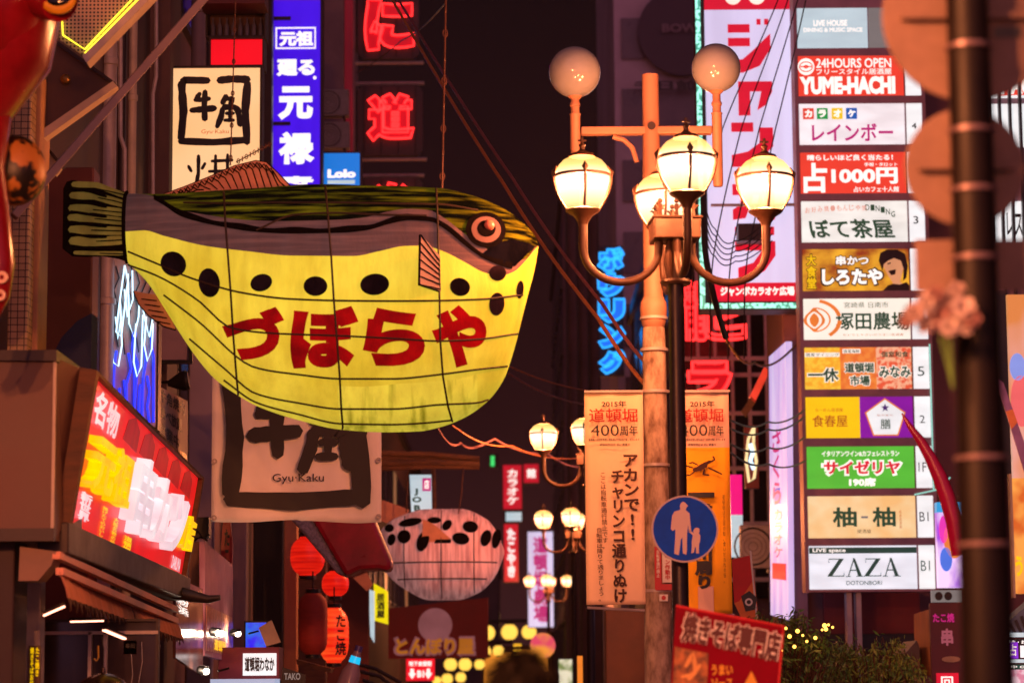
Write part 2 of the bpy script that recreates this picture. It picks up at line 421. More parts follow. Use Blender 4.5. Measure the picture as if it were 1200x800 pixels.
def building(label, x0, x1, y0, y1, h, m, face, nwin=None, wm=None, side='x', lit=()):
    """street block: body, rooftop slab, pilasters and rows of windows on the street side"""
    r = EMPTY('building', ((x0+x1)/2, (y0+y1)/2, 0), label, 'building', 'buildings lining the street')
    cx, cy = r.location.x, r.location.y
    MB().box(x0-cx, x1-cx, y0-cy, y1-cy, .13, h).build('wall', m, r)
    MB().box(x0-cx-.15, x1-cx+.15, y0-cy-.15, y1-cy+.15, h, h+.35).build('roof', m_dark, r)
    xs = (x1 if face > 0 else x0)-cx
    bays = 0 if nwin == 0 else max(1, int((y1-y0)/3.2)); fl = int((h-4)/3.1)
    for i in range(bays):
        ya = y0-cy+(y1-y0)*(i+.2)/bays; yb = y0-cy+(y1-y0)*(i+.8)/bays
        for k in range(fl):
            z = 4.4+k*3.1; q = MB().box(xs, xs+face*.09, ya, yb, z, z+1.8).build('window', m_dark, r)
            lm = m_glassd
            if (i, k) in lit: lm = wm
            MB().box(xs+face*.03, xs+face*.10, ya+.08, (ya+yb)/2-.03, z+.08, z+1.72).box(xs+face*.03, xs+face*.10, (ya+yb)/2+.03, yb-.08, z+.08, z+1.72).build('pane', lm, q)
    return r
m_litwin = glow('lit_window', '#c98a5a', .5, .4, 1.5)
BL = building('brown clad building on the left behind the tail of the yellow fish lantern', -13, -4.35, 18, 33, 15, m_brown, 1, nwin=0)
BL2 = building('dark building on the left from which the purple vertical sign projects', -14, -4.55, 33.2, 58, 21, m_plum, 1, wm=m_litwin, lit=((2, 1),))
BL3 = building('mauve building on the left carrying the red neon character panels', -14, -4.5, 58.3, 74, 27, m_mauve, 1)
BL4 = building('low dark building far down the left side of the street', -14, -4.4, 75, 118, 11, m_brown, 1, wm=m_litwin, lit=((3, 0), (5, 1), (8, 0)))
BR = building('maroon building on the right behind the stack of shop signs', 4.62, 15, 43.2, 46, 18, mat('maroon_plaster', '#6e474a', .8, var=.3, scale=.5, bump=.1), -1, nwin=0)
BR2 = building('dark building on the right with a red neon sign on its barred windows', 4.05, 15, 62.5, 86, 13.6, m_brown, -1)
BR3 = building('tall mauve building far right with a big dark disc on its front', 3.75, 16, 90, 108, 32, mat('pale_mauve_stone', '#c0a4ac', .8, var=.3, scale=.4, bump=.1), -1, nwin=0)
BR4 = building('dark office block far down the right side with thin vertical ribs', 2.4, 16, 118, 150, 24, m_plum, -1)
BE = building('low building closing the far end of the street', -13, -1.0, 165, 185, 9, m_brown, 1, wm=m_litwin, lit=((0, 0),))
# ribs on the far office block
B = MB()
for i in range(9): B.box(2.5+i*.5, 2.62+i*.5, 117.7, 118, 0.2, 23.6)
B.build('rib_panel', m_dark, BR4, loc=-Vector(BR4.location))
# barred window grid on the front of BR2
B = MB(); s62 = 62.4
B.box(4.1, 9, s62-.05, s62, 9.0, 9.1)
for i in range(11): B.box(4.1+i*.42, 4.18+i*.42, s62-.06, s62+.05, 3.5, 12.8)
for k in range(7): B.box(4.1, 8.6, s62-.09, s62-.061, 4+k*1.35, 4.1+k*1.35)
B.build('window_bars', m_grey, BR2, loc=-Vector(BR2.location))
MB().box(4.2, 8.5, s62+.02, s62+.09, 3.6, 12.6).build('window', m_glassd, BR2, loc=-Vector(BR2.location))
# far right tower front: panels, window strips and the disc
B = MB()
for k in range(11):
    B.box(4.0, 7.0, 89.9, 90, 3+k*2.6, 4.5+k*2.6)
B.build('window', mat('smoked_strip_window', '#6a525a', .3, var=.3, scale=1), BR3, loc=-Vector(BR3.location))
B = MB(); pc = P(800, 38, 89.7)
B.lathe([(0, 0), (1.62, 0), (1.62, .16), (0, .16)], 40, pc, Matrix.Rotation(PI/2, 3, 'X'))
B.build('sign_disc', mat('dark_plum_disc', '#3d2230', .5, var=.15), BR3, loc=-Vector(BR3.location))
g = Sg('', '', '', 770, 20, 830, 60, 89.4, root=False)
o = g.text('lettering', 'BOWL', 776, 28, 826, 38, m_mauve, 0, .03, parent=BR3); o.location = g.C-Vector(BR3.location)
o = g.text('lettering', '千日前', 742, 94, 815, 106, m_dark, 0, .05, parent=BR3); o.location = g.C-Vector(BR3.location)

# ------------------------------------------------------------------ drainpipes, pilasters and brackets on the left facade
def wallpx(px): return 4.35*F/(603-px)
for px, r, c, lab in ((123, .09, m_grey, 'thick grey pipe on the left wall'), (151, .05, m_cream, 'thin pale pipe on the left wall'),
                 (139, .04, m_dark, 'dark thin pipe between the grey and pale pipes'), (228, .10, m_mauve, 'wide mauve duct left of the red lit box')):
    Y = wallpx(px)-.3; q = P(px+3, 200, Y); o = MB()
    o.tube([(0, 0, .2), (0, 0, 14)], r, 12)
    for z in (3, 5.6, 8.2, 10.8): o.lathe([(r, 0), (r*1.25, .01), (r*1.25, .07), (r, .08)], 12, (0, 0, z))
    o.build('drainpipe', c, loc=(q.x, Y, 0), smooth=True, tag=(lab, 'pipe', 'pipes on the left facade'))
def post(name, label, cat, px0, px1, Y, d, m, z0=.12, z1=14, group=None):
    a = P(px0, 400, Y).x; b = P(px1, 400, Y).x
    return MB().box(-(b-a)/2, (b-a)/2, 0, d, z0, z1).build(name, m, loc=((a+b)/2, Y, 0), bevel=.015, tag=(label, cat, group))
post('pilaster', 'cream tiled pilaster at the left edge below the red tentacle', 'pilaster', 8, 32, 20.2, .5, tiles('cream_tiles', '#b59a72', '#1f1812', .055, .055))
post('pilaster', 'plain tan corner post right of the tiled pilaster', 'pilaster', 32, 44, 20.4, .4, mat('tan_paint', '#b98d63', .6, var=.3, scale=2))
post('wall_panel', 'tall maroon metal panel below the black end of the fish tail', 'panel', 50, 107, 22.5, .35, mat('maroon_sheet', '#5b2b2c', .5, .1, var=.25, scale=1.5), z1=6.2)
post('wall_panel', 'dark brown ribbed cladding panel behind the steel strut', 'panel', 158, 196, 30.2, .3, m_brown, z1=13)
post('wall_panel', 'grey clad strip beside the steel strut', 'panel', 105, 118, 27.2, .3, m_mauve, z1=13)
post('wall_panel', 'pale mauve wall strip behind the black floodlight', 'panel', 222, 250, 30.3, .3, mat('pale_mauve_paint', '#a4909c', .6, var=.2, scale=1), z1=6.4)
post('wall_panel', 'mauve wall strip between the purple sign and the red neon panels', 'panel', 377, 402, 57, .4, m_mauve, z1=22)
post('wall_panel', 'narrow red lit strip left of the red neon panels', 'panel', 403, 412, 57.4, .3, glow('dim_red_strip', '#8c1022', .55, .5, (1, 1, .4)), z1=22)
post('wall_panel', 'dark strip on the wall between the lit cream sign and the purple sign', 'panel', 306, 317, 44, .3, m_dark, z1=18)
post('door_post', 'tan wooden door post beside the hanging red lanterns', 'post', 334, 349, 39, .3, mat('tan_wood', '#b98358', .6, var=.3, scale=(4, 4, 1)), z1=4.9)
post('door_post', 'brown post behind the hanging red lanterns', 'post', 349, 383, 41, .3, m_wood, z1=4.6)
post('wall_panel', 'dark shop doorway left of the tan door post', 'doorway', 298, 333, 40, .3, m_blk, z1=4.6)
post('wall_panel', 'grey riser pipe box between the pink poster and the dark doorway', 'duct', 273, 290, 33, .3, m_mauve, z1=5)
post('wall_panel', 'dark red shop wall behind the lit paper lantern', 'wall', 383, 432, 46, .3, mat('dark_red_wall', '#5a1d16', .7, var=.3, scale=1), z1=4.4)
post('brick_pillar', 'brown pillar below the left orange banner', 'pillar', 706, 757, 26.5, .5, mat('brown_tile_pillar', '#7a4a34', .6, var=.35, scale=2), z1=2.35)
# ================================================================== street lamps
m_lampm = mat('bronze_green_iron', '#4a2e1e', .5, .25, var=.35, scale=9, bump=.15)
m_lampd = mat('dark_iron', '#2c2224', .4, .5, var=.3, scale=6, bump=.1)
m_globe = globe_mat()
def street_lamp(label, X, Y, rz, watts=LAMPW):
    r = EMPTY('street_lamp', (X, Y, .12), label, 'street lamp', 'four armed street lamps down the right side', rz)
    pz = lambda py: P(797, py, 20).z-.12
    zb = pz(245)                     # bottom of the glass
    MB().lathe([(.17, 0), (.17, .35), (.15, .4), (.11, .95), (.12, 1.0), (.08, 1.06), (.068, 1.5), (.062, pz(332)-.05), (.062, pz(332))], 20).build('pole', m_lampd, r, smooth=True)
    B = MB().lathe([(.115, pz(334)), (.125, pz(331)), (.115, pz(328)), (.05, pz(327)), (.05, pz(284))], 20)
    for a in range(4):
        q = a*PI/2+PI/4; c = Vector((math.cos(q)*.075, math.sin(q)*.075, 0))
        B.tube([c+Vector((0, 0, pz(327))), c*1.1+Vector((0, 0, pz(305))), c+Vector((0, 0, pz(283)))], [.012, .03, .012], 6)
    B.build('shaft', m_lampm, r, smooth=True)
    B = MB().box(-.185, .185, -.185, .185, pz(283), pz(260))
    B.box(-.2, .2, -.2, .2, pz(260), pz(257))
    B.build('collar', m_lampm, r, bevel=.012)
    for sx in (-.13, 0, .13):
        for sy in (-.13, 0, .13):
            if sx == 0 and sy == 0: continue
            o = Vector((sx, sy, pz(257))); B = MB()
            B.tube([o, o+Vector((0, 0, .05)), o+Vector((0, 0, .10))], [.018, .014, .02], 6)
            for k in (-1, 1): B.tube([o+Vector((0, 0, .06)), o+Vector((k*.035, 0, .09)), o+Vector((k*.05, 0, .085))], [.012, .009, .004], 5)
            B.ball(o+Vector((0, 0, .125)), .02, 8, 6)
            B.build('crown_ornament', m_lampm, r, smooth=True)
    prof = [(.118, 0), (.15, .05), (.178, .1), (.2, .16), (.213, .22), (.216, .26), (.21, .3), (.19, .345), (.155, .385), (.1, .415), (.05, .428), (0, .43)]
    for a in range(4):
        ca, sa = math.cos(a*PI/2), math.sin(a*PI/2); rad = .73
        A = lambda q, z: (ca*q, sa*q, z)
        pts = [A(rad, zb-.10), A(rad, pz(292))]
        zc, zt = pz(292), pz(331)
        for i in range(1, 16):
            t = PI*i/16; pts.append(A(rad-.3*(1-math.cos(t)), zc-(zc-zt)*math.sin(t)))
        pts += [A(rad-.6, zc), A(rad-.6, pz(283))]
        arm = MB().tube(pts, [.036]*2+[.032]*(len(pts)-4)+[.034]*2, 10).build('arm', m_lampm, r, smooth=True)
        loc = A(rad, zb)
        g = MB().lathe(prof, 28).build('lamp_globe', m_globe, r, smooth=True, loc=loc)
        B = MB().lathe([(.229, .248), (.229, .27), (.219, .27), (.219, .248)], 28)
        for k in range(4):
            c, s = math.cos(k*PI/2+a*PI/2), math.sin(k*PI/2+a*PI/2)
            B.tube([(c*(q+.014), s*(q+.014), z) for q, z in prof[:6]]+[(c*.238, s*.238, .29), (c*.242, s*.242, .31)], [.012]*6+[.013, .003], 6)
            # spear point standing on the ring
            B.tube([(c*.222, s*.222, .268), (c*.216, s*.216, .3), (c*.205, s*.205, .345)], [.011, .026, .002], 4)
        B.lathe([(.125, -.005), (.14, -.012), (.125, -.03), (.075, -.06), (.045, -.105), (.038, -.13)], 20)
        B.lathe([(.105, .415), (.09, .44), (.045, .455), (.022, .475), (.022, .5), (.03, .51), (.012, .53), (.012, .575), (0, .58)], 14)
        B.box(-.035, .035, -.008, .008, .54, .555).box(-.008, .008, -.035, .035, .54, .555)
        B.build('lamp_cage', m_lampm, g, smooth=True)
        ld = bpy.data.lights.new('bulb', 'POINT'); ld.energy = watts; ld.color = WARM; ld.shadow_soft_size = .05
        lo = bpy.data.objects.new('bulb', ld); COL.objects.link(lo); lo.parent = g; lo.location = (0, 0, .17)
    return r
LAMP = street_lamp('nearest four armed street lamp with lit globes beside the concrete utility pole', (797-602.6)/F*20, 20, math.radians(4))
index_kids(LAMP)
for lab, px, Y in (('street lamp with lit globes partly hidden by the left orange banner', 692, 41), ('street lamp left of the orange banner, half the height of the nearest one', 673, 62),
               ('smallest street lamp far down the street in front of the lilac sign', 643, 100)):
    c = copy_tree(LAMP); c.location = ((px-602.6)/F*Y, Y, .12); c.rotation_euler.z = math.radians(-6); c['label'] = lab
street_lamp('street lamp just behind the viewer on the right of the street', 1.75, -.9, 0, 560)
street_lamp('added unseen street lamp left of the viewer, brightening the left shops', -2.7, 4.5, 0, 3800)  # extra lamp out of view, put in to brighten the left facade

# ================================================================== utility pole with the unlit globe lamps and the two banners
UY = 22.0
upx = lambda px: (px-602.6)/F*UY
m_pole = mat('pale_painted_pole', '#a8765e', .55, var=.22, scale=(3, 3, 1.2), bump=.1)
U = EMPTY('utility_pole', (upx(770.5), UY, .12), 'tall concrete utility pole with two unlit globe lamps on a crossbar', 'utility pole')
uz = lambda py: P(770, py, UY).z-.12
k22 = UY/F
MB().lathe([(.13, 0), (.125, 1), (.115, uz(660)), (.108, uz(545)), (.1, uz(400)), (.095, uz(384))], 20).build('lower_pole', m_rust, U, smooth=True)
MB().lathe([(.085, uz(352)), (.085, uz(240)), (.074, uz(150)), (.072, uz(88)), (0, uz(87.5))], 20).build('upper_pole', m_pole, U, smooth=True)
MB().lathe([(.075, uz(386)), (.1, uz(381)), (.112, uz(374)), (.118, uz(362)), (.112, uz(354)), (.095, uz(351)), (.09, uz(348))], 20).build('sleeve', m_pole, U, smooth=True)
for py in (373, 410, 459, 545, 692): MB().lathe([(.11, uz(py)-.012), (.122, uz(py)-.012), (.122, uz(py)+.012), (.11, uz(py)+.012)], 20).build('strap', m_grey, U, smooth=True)
X = lambda px: upx(px)-upx(770.5)
MB().box(X(687), X(843), -.05, .05, uz(158), uz(149)).build('crossbar', m_pole, U, bevel=.01)
for px, ytop, ybot, r in ((680, 112, 178, 31), (849.5, 107, 219, 29.5)):
    B = MB().lathe([(.04, uz(ybot)), (.045, uz(ybot-4)), (.045, uz(135)), (.05, uz(134)), (.05, uz(160) if 0 else uz(133))], 14, (X(px), 0, 0))
    B.lathe([(.038, uz(136)), (.038, uz(125)), (.046, uz(124)), (.046, uz(121)), (.036, uz(119)), (.036, uz(ytop)-.03), (.05, uz(ytop)-.02), (.085, uz(ytop)+.02), (.11, uz(ytop)+.05), (.115, uz(ytop)+.06)], 16, (X(px), 0, 0))
    st = B.build('lamp_stem', m_pole, U, smooth=True)
    MB().ball((X(px), 0, uz(ytop)+r*k22*.94), r*k22, 32, 20).build('lamp_globe', mat('unlit_opal_globe', '#868890', .12, var=.12, scale=3), U, smooth=True)
    MB().lathe([(.155, -.012), (.165, 0), (.155, .012)], 28, (X(px), 0, uz(ytop)+.075)).build('rim', m_dark, U, smooth=True)
MB().tube([(X(725), 0, uz(160)), (X(738), 0, uz(164)), (X(748), 0, uz(173)), (X(753), 0, uz(190))], .022, 8).build('brace', m_pole, U, smooth=True)
MB().lathe([(0, 0), (.035, 0), (.035, .02), (0, .02)], 16, (0, -.075, uz(150)), Matrix.Rotation(PI/2, 3, 'X')).build('cap_plug', m_dark, U)
for q0, q1 in ((459, 459), (711, 721)): MB().tube([(X(688), -.02, uz(q0)), (X(859), -.02, uz(q1))], .013, 8).build('banner_rod', m_grey, U, smooth=True)
g = Sg('', '', '', 760, 600, 790, 700, UY-.135, root=False)
m_sred = mat('red_sticker', '#b0182a', .5, var=.15, scale=6); m_swht = mat('white_sticker', '#d8cfc8', .5, var=.15, scale=6)
def onpole(o): o.parent = U; o.location = g.C-Vector(U.location); return o
onpole(g.box('red_sticker', 767, 640, 775, 690, 0, .01, m_sred)); onpole(g.text('lettering', '自転車通行禁止', 769, 644, 773, 676, m_swht, -.004, .02, True))
onpole(g.box('white_sticker', 776, 640, 787, 682, 0, .01, m_swht)); onpole(g.text('lettering', 'ゾーン作動中', 779, 643, 785, 679, m_sred, -.004, .03, True))
onpole(g.box('red_sticker', 768, 684, 787, 691, -.004, .008, m_sred))
onpole(g.box('white_sticker', 772, 696, 782, 704, 0, .01, m_swht)); onpole(g.disc('mark', 777, 700, 2.6, -.006, -.002, m_sred))

m_ban1 = mat('pale_apricot_cloth', '#f2cda8', .8, var=.08, scale=3)
m_ban2 = mat('orange_cloth', '#fab414', .8, var=.10, scale=3)
m_bantop = mat('pale_pink_cloth', '#e8bca4', .8, var=.08, scale=3)
m_redp = mat('red_print', '#a01a16', .7, var=.15)
def banner(label, x0, x1, right):
    s = Sg('banner', label, 'banner', x0, 459, x1, 708 if not right else 720, UY-.06, group='banners on the utility pole')
    # cloth with gentle folds
    n, mrows = 10, 40; vs = []; fs = []; mi = []
    zt, zb = s.z(460), s.z(708 if not right else 719)
    for j in range(mrows+1):
        for i in range(n+1):
            u = i/n; v = j/mrows
            vs.append((s.x(x0)+(s.x(x1)-s.x(x0))*u, .012*math.sin(v*9+u*3)*v+.006*math.sin(u*11+v*4), zt+(zb-zt)*v))
    for j in range(mrows):
        for i in range(n):
            a = j*(n+1)+i; fs.append((a, a+1, a+n+2, a+n+1)); mi.append(1 if right and j >= 10 else 0)
    b = MB(); b.v = vs; b.f = fs; b.m = mi
    o = b.build('cloth', [m_bantop if right else m_ban1, m_ban2], s.root, smooth=True)
    so = o.modifiers.new('thick', 'SOLIDIFY'); so.thickness = .006; so.offset = 1
    y = -.045
    s.text('lettering', '2015年', x0+20, 470, x0+49, 477.5, m_black, y, .03)
    s.text('lettering', '道頓堀', x0+5, 479, x1-7, 495, m_redp, y, .012)
    s.text('lettering', '400', x0+7, 498, x0+40, 511, m_black, y, .0); s.text('lettering', '周年', x0+41, 499, x1-7, 511, m_black, y, .02)
    s.text('lettering', '道頓堀の四百年を祝し街をあげて記念の催しを行います', x0+4, 514, x1-5, 517, m_black, y, .02)
    s.text('lettering', '道頓堀商店会 街に愛着を', x0+17, 520, x1-16, 522.5, m_black, y, .02)
    return s, y
s, y = banner('pale apricot banner with brown handwritten lettering left of the utility pole', 686, 755, False)
m_brn = mat('brown_brush_ink', '#3d150c', .7, var=.2)
s.text('lettering', 'アカンで!!', 731, 533, 749, 633, m_brn, y, .035, True, skew=-.12)
s.text('lettering', 'チャリンコ通りぬけ', 716, 551, 733, 706, m_brn, y, .035, True, skew=-.10)
s.text('lettering', 'ここは自転車通行禁止です。', 704, 554, 711, 643, m_brn, y, .01, True, skew=-.3)
s.text('lettering', '自転車は降りて通りましょう。', 699, 618, 706, 704, m_brn, y, .01, True, skew=-.3)
s.box('hem', 686, 457.5, 755, 460, -.03, .02, m_grey)
s, y = banner('orange banner with a leaping figure and black lettering right of the utility pole', 790, 856, True)
# leaping painted figure
B = MB()
for w, pts in ((4, [(818, 548), (826, 544), (833, 541)]), (6, [(813, 551), (821, 549), (828, 545)]), (2, [(830, 548), (838, 552), (846, 556)]), (2, [(826, 550), (824, 556), (831, 557)]),
               (2.2, [(832, 542), (838, 539), (836, 535)]), (1.5, [(812, 548), (805, 546), (800, 549)]), (1.5, [(814, 553), (808, 557), (802, 556)]), (1.5, [(818, 545), (812, 542), (808, 543)])):
    B.ribbon([s.p(*q) for q in pts], w*s.k, y-.002*len(B.f)/100)
B.build('printed_figure', m_brn, s.root)
s.box('printed_bar', 806, 577, 837, 583, -.03, y+.002, m_black)
s.text('lettering', '道頓堀川周り', 812, 590, 835, 690, m_black, y-.002, .06, True)
s.text('lettering', '道頓堀は芝居の街、食いだおれの街。', 846, 580, 849, 683, m_brn, y, 0, True)
s.box('printed_panel', 816, 687, 834, 719, -.03, y+.002, m_bantop)
s.box('hem', 790, 457.5, 856, 460, -.03, .02, m_grey)

# ================================================================== round blue pedestrian sign
s = Sg('road_sign', 'round blue sign showing a man holding the hand of a child', 'road sign', 764, 581, 841, 658, 19.75)
m_blue = mat('retroreflective_blue', '#0a4ecc', .4, var=.25, scale=5, spec=.08)
m_fig = mat('pinkish_white_film', '#cfb5aa', .4, var=.08)
s.disc('face', 802.5, 619.5, 37.2, -.012, 0, m_blue)
B = MB(); n = 48
B.lathe([(37.2*s.k, -.016), (39.2*s.k, -.016), (39.2*s.k, .012), (37.2*s.k, .012)], 48, (s.x(802.5), 0, s.z(619.5)), Matrix.Rotation(PI/2, 3, 'X'))
B.build('rim', m_grey, s.root, smooth=True)
q = lambda a, b: s.p(680+a*.35, 450+b*.35)            # traced at 0.35 px
B = MB(); yy = -.0145
man = [(334,408),(338,398),(346,393),(354,398),(361,408),(355,414),(354,422),(366,432),(369,470),(371,492),(363,494),(361,470),(357,500),(355,560),(353,570),(342,566),(341,512),(336,520),(330,560),(328,572),(313,566),(318,505),(318,485),(309,490),(303,484),(308,440),(316,426),(334,421),(336,414)]
child = [(378,492),(381,484),(388,480),(394,481),(398,484),(399,492),(396,499),(401,506),(400,528),(397,532),(395,560),(396,566),(386,566),(386,545),(383,545),(379,563),(370,566),(372,545),(372,528),(376,505),(362,494),(364,488),(380,499)]
B.flat([q(*p) for p in man], yy); B.flat([q(*p) for p in child], yy)
B.build('pictogram', m_fig, s.root)
MB().box(-.03, .03, .012, .2, -.04, .0).build('bracket', m_dark, s.root)
# ================================================================== big fish lantern
FY = 20.6
FO = P(390, 360, FY)
fk = (P(391, 360, FY)-P(390, 360, FY)).x
def fxz(px, py): q = P(px, py, FY); return q.x-FO.x, q.z-FO.z
def curve(pts):
    xs = np.array([p[0] for p in pts], float); ys = np.array([p[1] for p in pts], float)
    n = len(xs); d = np.diff(ys)/np.diff(xs); m = np.zeros(n); m[0] = d[0]; m[-1] = d[-1]
    for i in range(1, n-1): m[i] = 0 if d[i-1]*d[i] <= 0 else 2*d[i-1]*d[i]/(d[i-1]+d[i])
    def f(x):
        i = int(np.clip(np.searchsorted(xs, x)-1, 0, n-2)); h = xs[i+1]-xs[i]; t = min(1, max(0, (x-xs[i])/h))
        return (2*t**3-3*t*t+1)*ys[i]+(t**3-2*t*t+t)*h*m[i]+(-2*t**3+3*t*t)*ys[i+1]+(t**3-t*t)*h*m[i+1]
    return f
f_top = curve([(148, 227), (165, 227.5), (190, 228), (240, 225), (300, 221.5), (380, 217), (430, 218.5), (470, 219), (515, 221.5), (550, 229), (580, 240), (600, 251), (618, 266), (627, 277), (631, 287)])
f_bot = curve([(148, 306), (172, 330), (192, 360), (212, 392), (232, 421), (252, 444), (277, 462), (300, 475), (350, 492), (400, 503), (450, 506), (490, 505), (512, 501), (540, 491), (570, 471), (590, 445), (603, 408), (612, 372), (619, 345), (626, 318), (629, 302), (631, 289)])
f_g = curve([(148, 227.2), (172, 229.5), (190, 238), (212, 252), (250, 262), (300, 270), (340, 272), (400, 271), (430, 268), (455, 261), (480, 256.5), (505, 258), (520, 266), (545, 286), (565, 300), (585, 309), (600, 313), (615, 309), (628, 291), (631, 288.2)])
f_y = curve([(148, 276), (172, 276), (200, 285), (250, 300), (300, 308), (350, 314), (420, 315), (450, 309), (478, 303), (500, 302.5), (520, 308), (545, 320), (570, 332), (586, 334), (602, 327), (614, 313), (628, 293), (631, 288.5)])
def depth(px): return max(0.0, 0.335*(f_bot(px)-f_top(px))*fk)
def body_y(px, py):
    a, b = f_top(px), f_bot(px); t = min(1, max(-1, (py-(a+b)/2)/max(1e-6, (b-a)/2)))
    return -depth(px)*math.sqrt(max(0, 1-t*t))
def onbody(px, py, off=.006):
    """point of the lantern's skin that the photo shows at (px,py)"""
    x, y_ = px, py
    for _ in range(6):
        d = body_y(x, y_)-off; s = (FY+d)/FY
        x = 602.6+(px-602.6)*s; y_ = 800+(py-800)*s
    X_, Z_ = fxz(x, y_); c = (f_top(x)+f_bot(x))/2; h = (f_bot(x)-f_top(x))/2
    t = max(-.985, min(.985, (y_-c)/max(1e-6, h))); k = depth(x)/max(1e-6, h*fk); n = Vector((0, -math.sqrt(1-t*t), -t*k)); n.y -= .15; n.normalize()
    if x > 560: n = (n+Vector((.5*(x-560)/70, 0, 0))).normalized()
    return Vector((X_, body_y(x, y_), Z_))+n*off*1.3
fish = EMPTY('fish_lantern', FO, 'giant yellow bellied fish lantern with red lettering hanging over the street', 'lantern')
def fish_paint(name, ca, cb, sa, sb, scale, lo, hi, detail=5, base=None, refl=.45):
    m = glow(name, ca, 1, base=base or ca, col2=cb, scale=scale, lo=lo, hi=hi, detail=detail, rough=.55)
    n = m.node_tree; b = n.nodes['Principled BSDF']; b.inputs['Emission Strength'].default_value = sa; b.inputs['Specular IOR Level'].default_value = .0; b.inputs['Roughness'].default_value = .9
    r = [x for x in n.nodes if x.type == 'VALTORGB'][0]; 
    # grime and stretched seams in the cloth
    m2 = _coords(n, (7, 5, 1.3)); g2 = n.nodes.new('ShaderNodeTexNoise'); g2.inputs['Scale'].default_value = 1; g2.inputs['Detail'].default_value = 7; g2.inputs['Roughness'].default_value = .7
    q2 = n.nodes.new('ShaderNodeMapRange'); q2.inputs[1].default_value = .3; q2.inputs[2].default_value = .62; q2.inputs[3].default_value = .74*sa; q2.inputs[4].default_value = sa*1.06
    # lamp falloff painted into the emission: brightest at the lantern's middle, dimmer at the ends
    m3 = _coords(n, (.5, .6, .95)); ln = n.nodes.new('ShaderNodeVectorMath'); ln.operation = 'LENGTH'; n.links.new(m3.outputs[0], ln.inputs[0])
    q3 = n.nodes.new('ShaderNodeMapRange'); q3.inputs[1].default_value = .25; q3.inputs[2].default_value = 1.15; q3.inputs[3].default_value = 1.08; q3.inputs[4].default_value = .66
    mm = n.nodes.new('ShaderNodeMath'); mm.operation = 'MULTIPLY'; n.links.new(ln.outputs['Value'], q3.inputs[0]); n.links.new(q2.outputs[0], mm.inputs[0]); n.links.new(q3.outputs[0], mm.inputs[1])
    n.links.new(m2.outputs[0], g2.inputs[0]); n.links.new(g2.outputs[0], q2.inputs[0]); n.links.new(mm.outputs[0], b.inputs['Emission Strength'])
    bp = n.nodes.new('ShaderNodeBump'); bp.inputs['Strength'].default_value = .35; bp.inputs['Distance'].default_value = .03; n.links.new(g2.outputs[0], bp.inputs['Height']); n.links.new(bp.outputs[0], b.inputs['Normal'])
    mu = n.nodes.new('ShaderNodeMix'); mu.data_type = 'RGBA'; mu.blend_type = 'MULTIPLY'; mu.inputs[0].default_value = 1; mu.inputs[7].default_value = (refl, refl, refl, 1)
    n.links.new(r.outputs[0], mu.inputs[6]); n.links.new(mu.outputs[2], b.inputs['Base Color']); return m
m_fy = fish_paint('glowing_yellow_cloth', '#f2e04a', '#d8c032', .88, 0, (1.2, 1.2, 1.6), .35, .7)
m_fs = fish_paint('streaked_yellow_cloth', '#f0de48', '#98901c', .86, 0, (11, 2, 1.1), .30, .50)
m_fg = fish_paint('brushed_green_paint', '#a4a01e', '#10110a', .40, 0, (2.2, 3, 26), .46, .82, 10, refl=.3)
m_fgr = fish_paint('brushed_grey_paint', '#94706e', '#755a5c', .25, 0, (2, 3, 30), .40, .72, 8)
m_fblk = mat('black_fish_paint', '#0e0a0c', .95, var=.3, scale=8, spec=0)
m_fspot = fish_paint('dark_spot_paint', '#33222c', '#22161e', .12, 0, 7, .4, .6, refl=.3)
m_fred = fish_paint('red_letter_paint', '#c01014', '#8e0a12', .42, 0, 5, .35, .65)
m_fbrown = mat('brown_rib_wire', '#2a1a10', .6, var=.3)
m_ftan = fish_paint('lit_olive_fin', '#b09a48', '#8e7c3c', .30, 0, 6, .35, .65)
m_fpink = mat('salmon_fin_cloth', '#b57c68', .7, var=.25, scale=5)
# body rows follow the painted bands
xs = [148+(631-148)*(.5-.5*math.cos(PI*i/110))**.9 for i in range(111)]
rowsN = (9, 8, 26)
vs = []; 
for x in xs:
    a, b_ = f_top(x), f_bot(x); g_, y_ = min(max(f_g(x), a+.02), b_), min(max(f_y(x), a+.04), b_)
    th = lambda py: math.acos(max(-1, min(1, ((a+b_)/2-py)/max(1e-6, (b_-a)/2))))
    T = [0, th(g_), th(max(y_, g_)), PI]; ang = []
    for z in range(3): ang += [T[z]+(T[z+1]-T[z])*i/rowsN[z] for i in range(rowsN[z])]
    ang.append(PI)
    for t in ang:
        py = (a+b_)/2-(b_-a)/2*math.cos(t); X_, Z_ = fxz(x, py); vs.append((X_, -depth(x)*math.sin(t), Z_))
R = sum(rowsN)+1; nf = len(vs)
vs += [(x, -y, z) for x, y, z in vs]; fs = []; mi = []
for i in range(len(xs)-1):
    for j in range(R-1):
        z = 0 if j < rowsN[0] else 1 if j < rowsN[0]+rowsN[1] else 2
        if z == 2 and j > rowsN[0]+rowsN[1]+14 and xs[i] > 395 and xs[i] < 560: z = 3
        a = i*R+j
        fs.append((a, a+1, a+R+1, a+R)); fs.append((nf+a, nf+a+R, nf+a+R+1, nf+a+1)); mi += [z, z]
b = MB(); b.v = vs; b.f = fs; b.m = mi
o = b.build('body', [m_fg, m_fgr, m_fy, m_fs], fish, smooth=True)
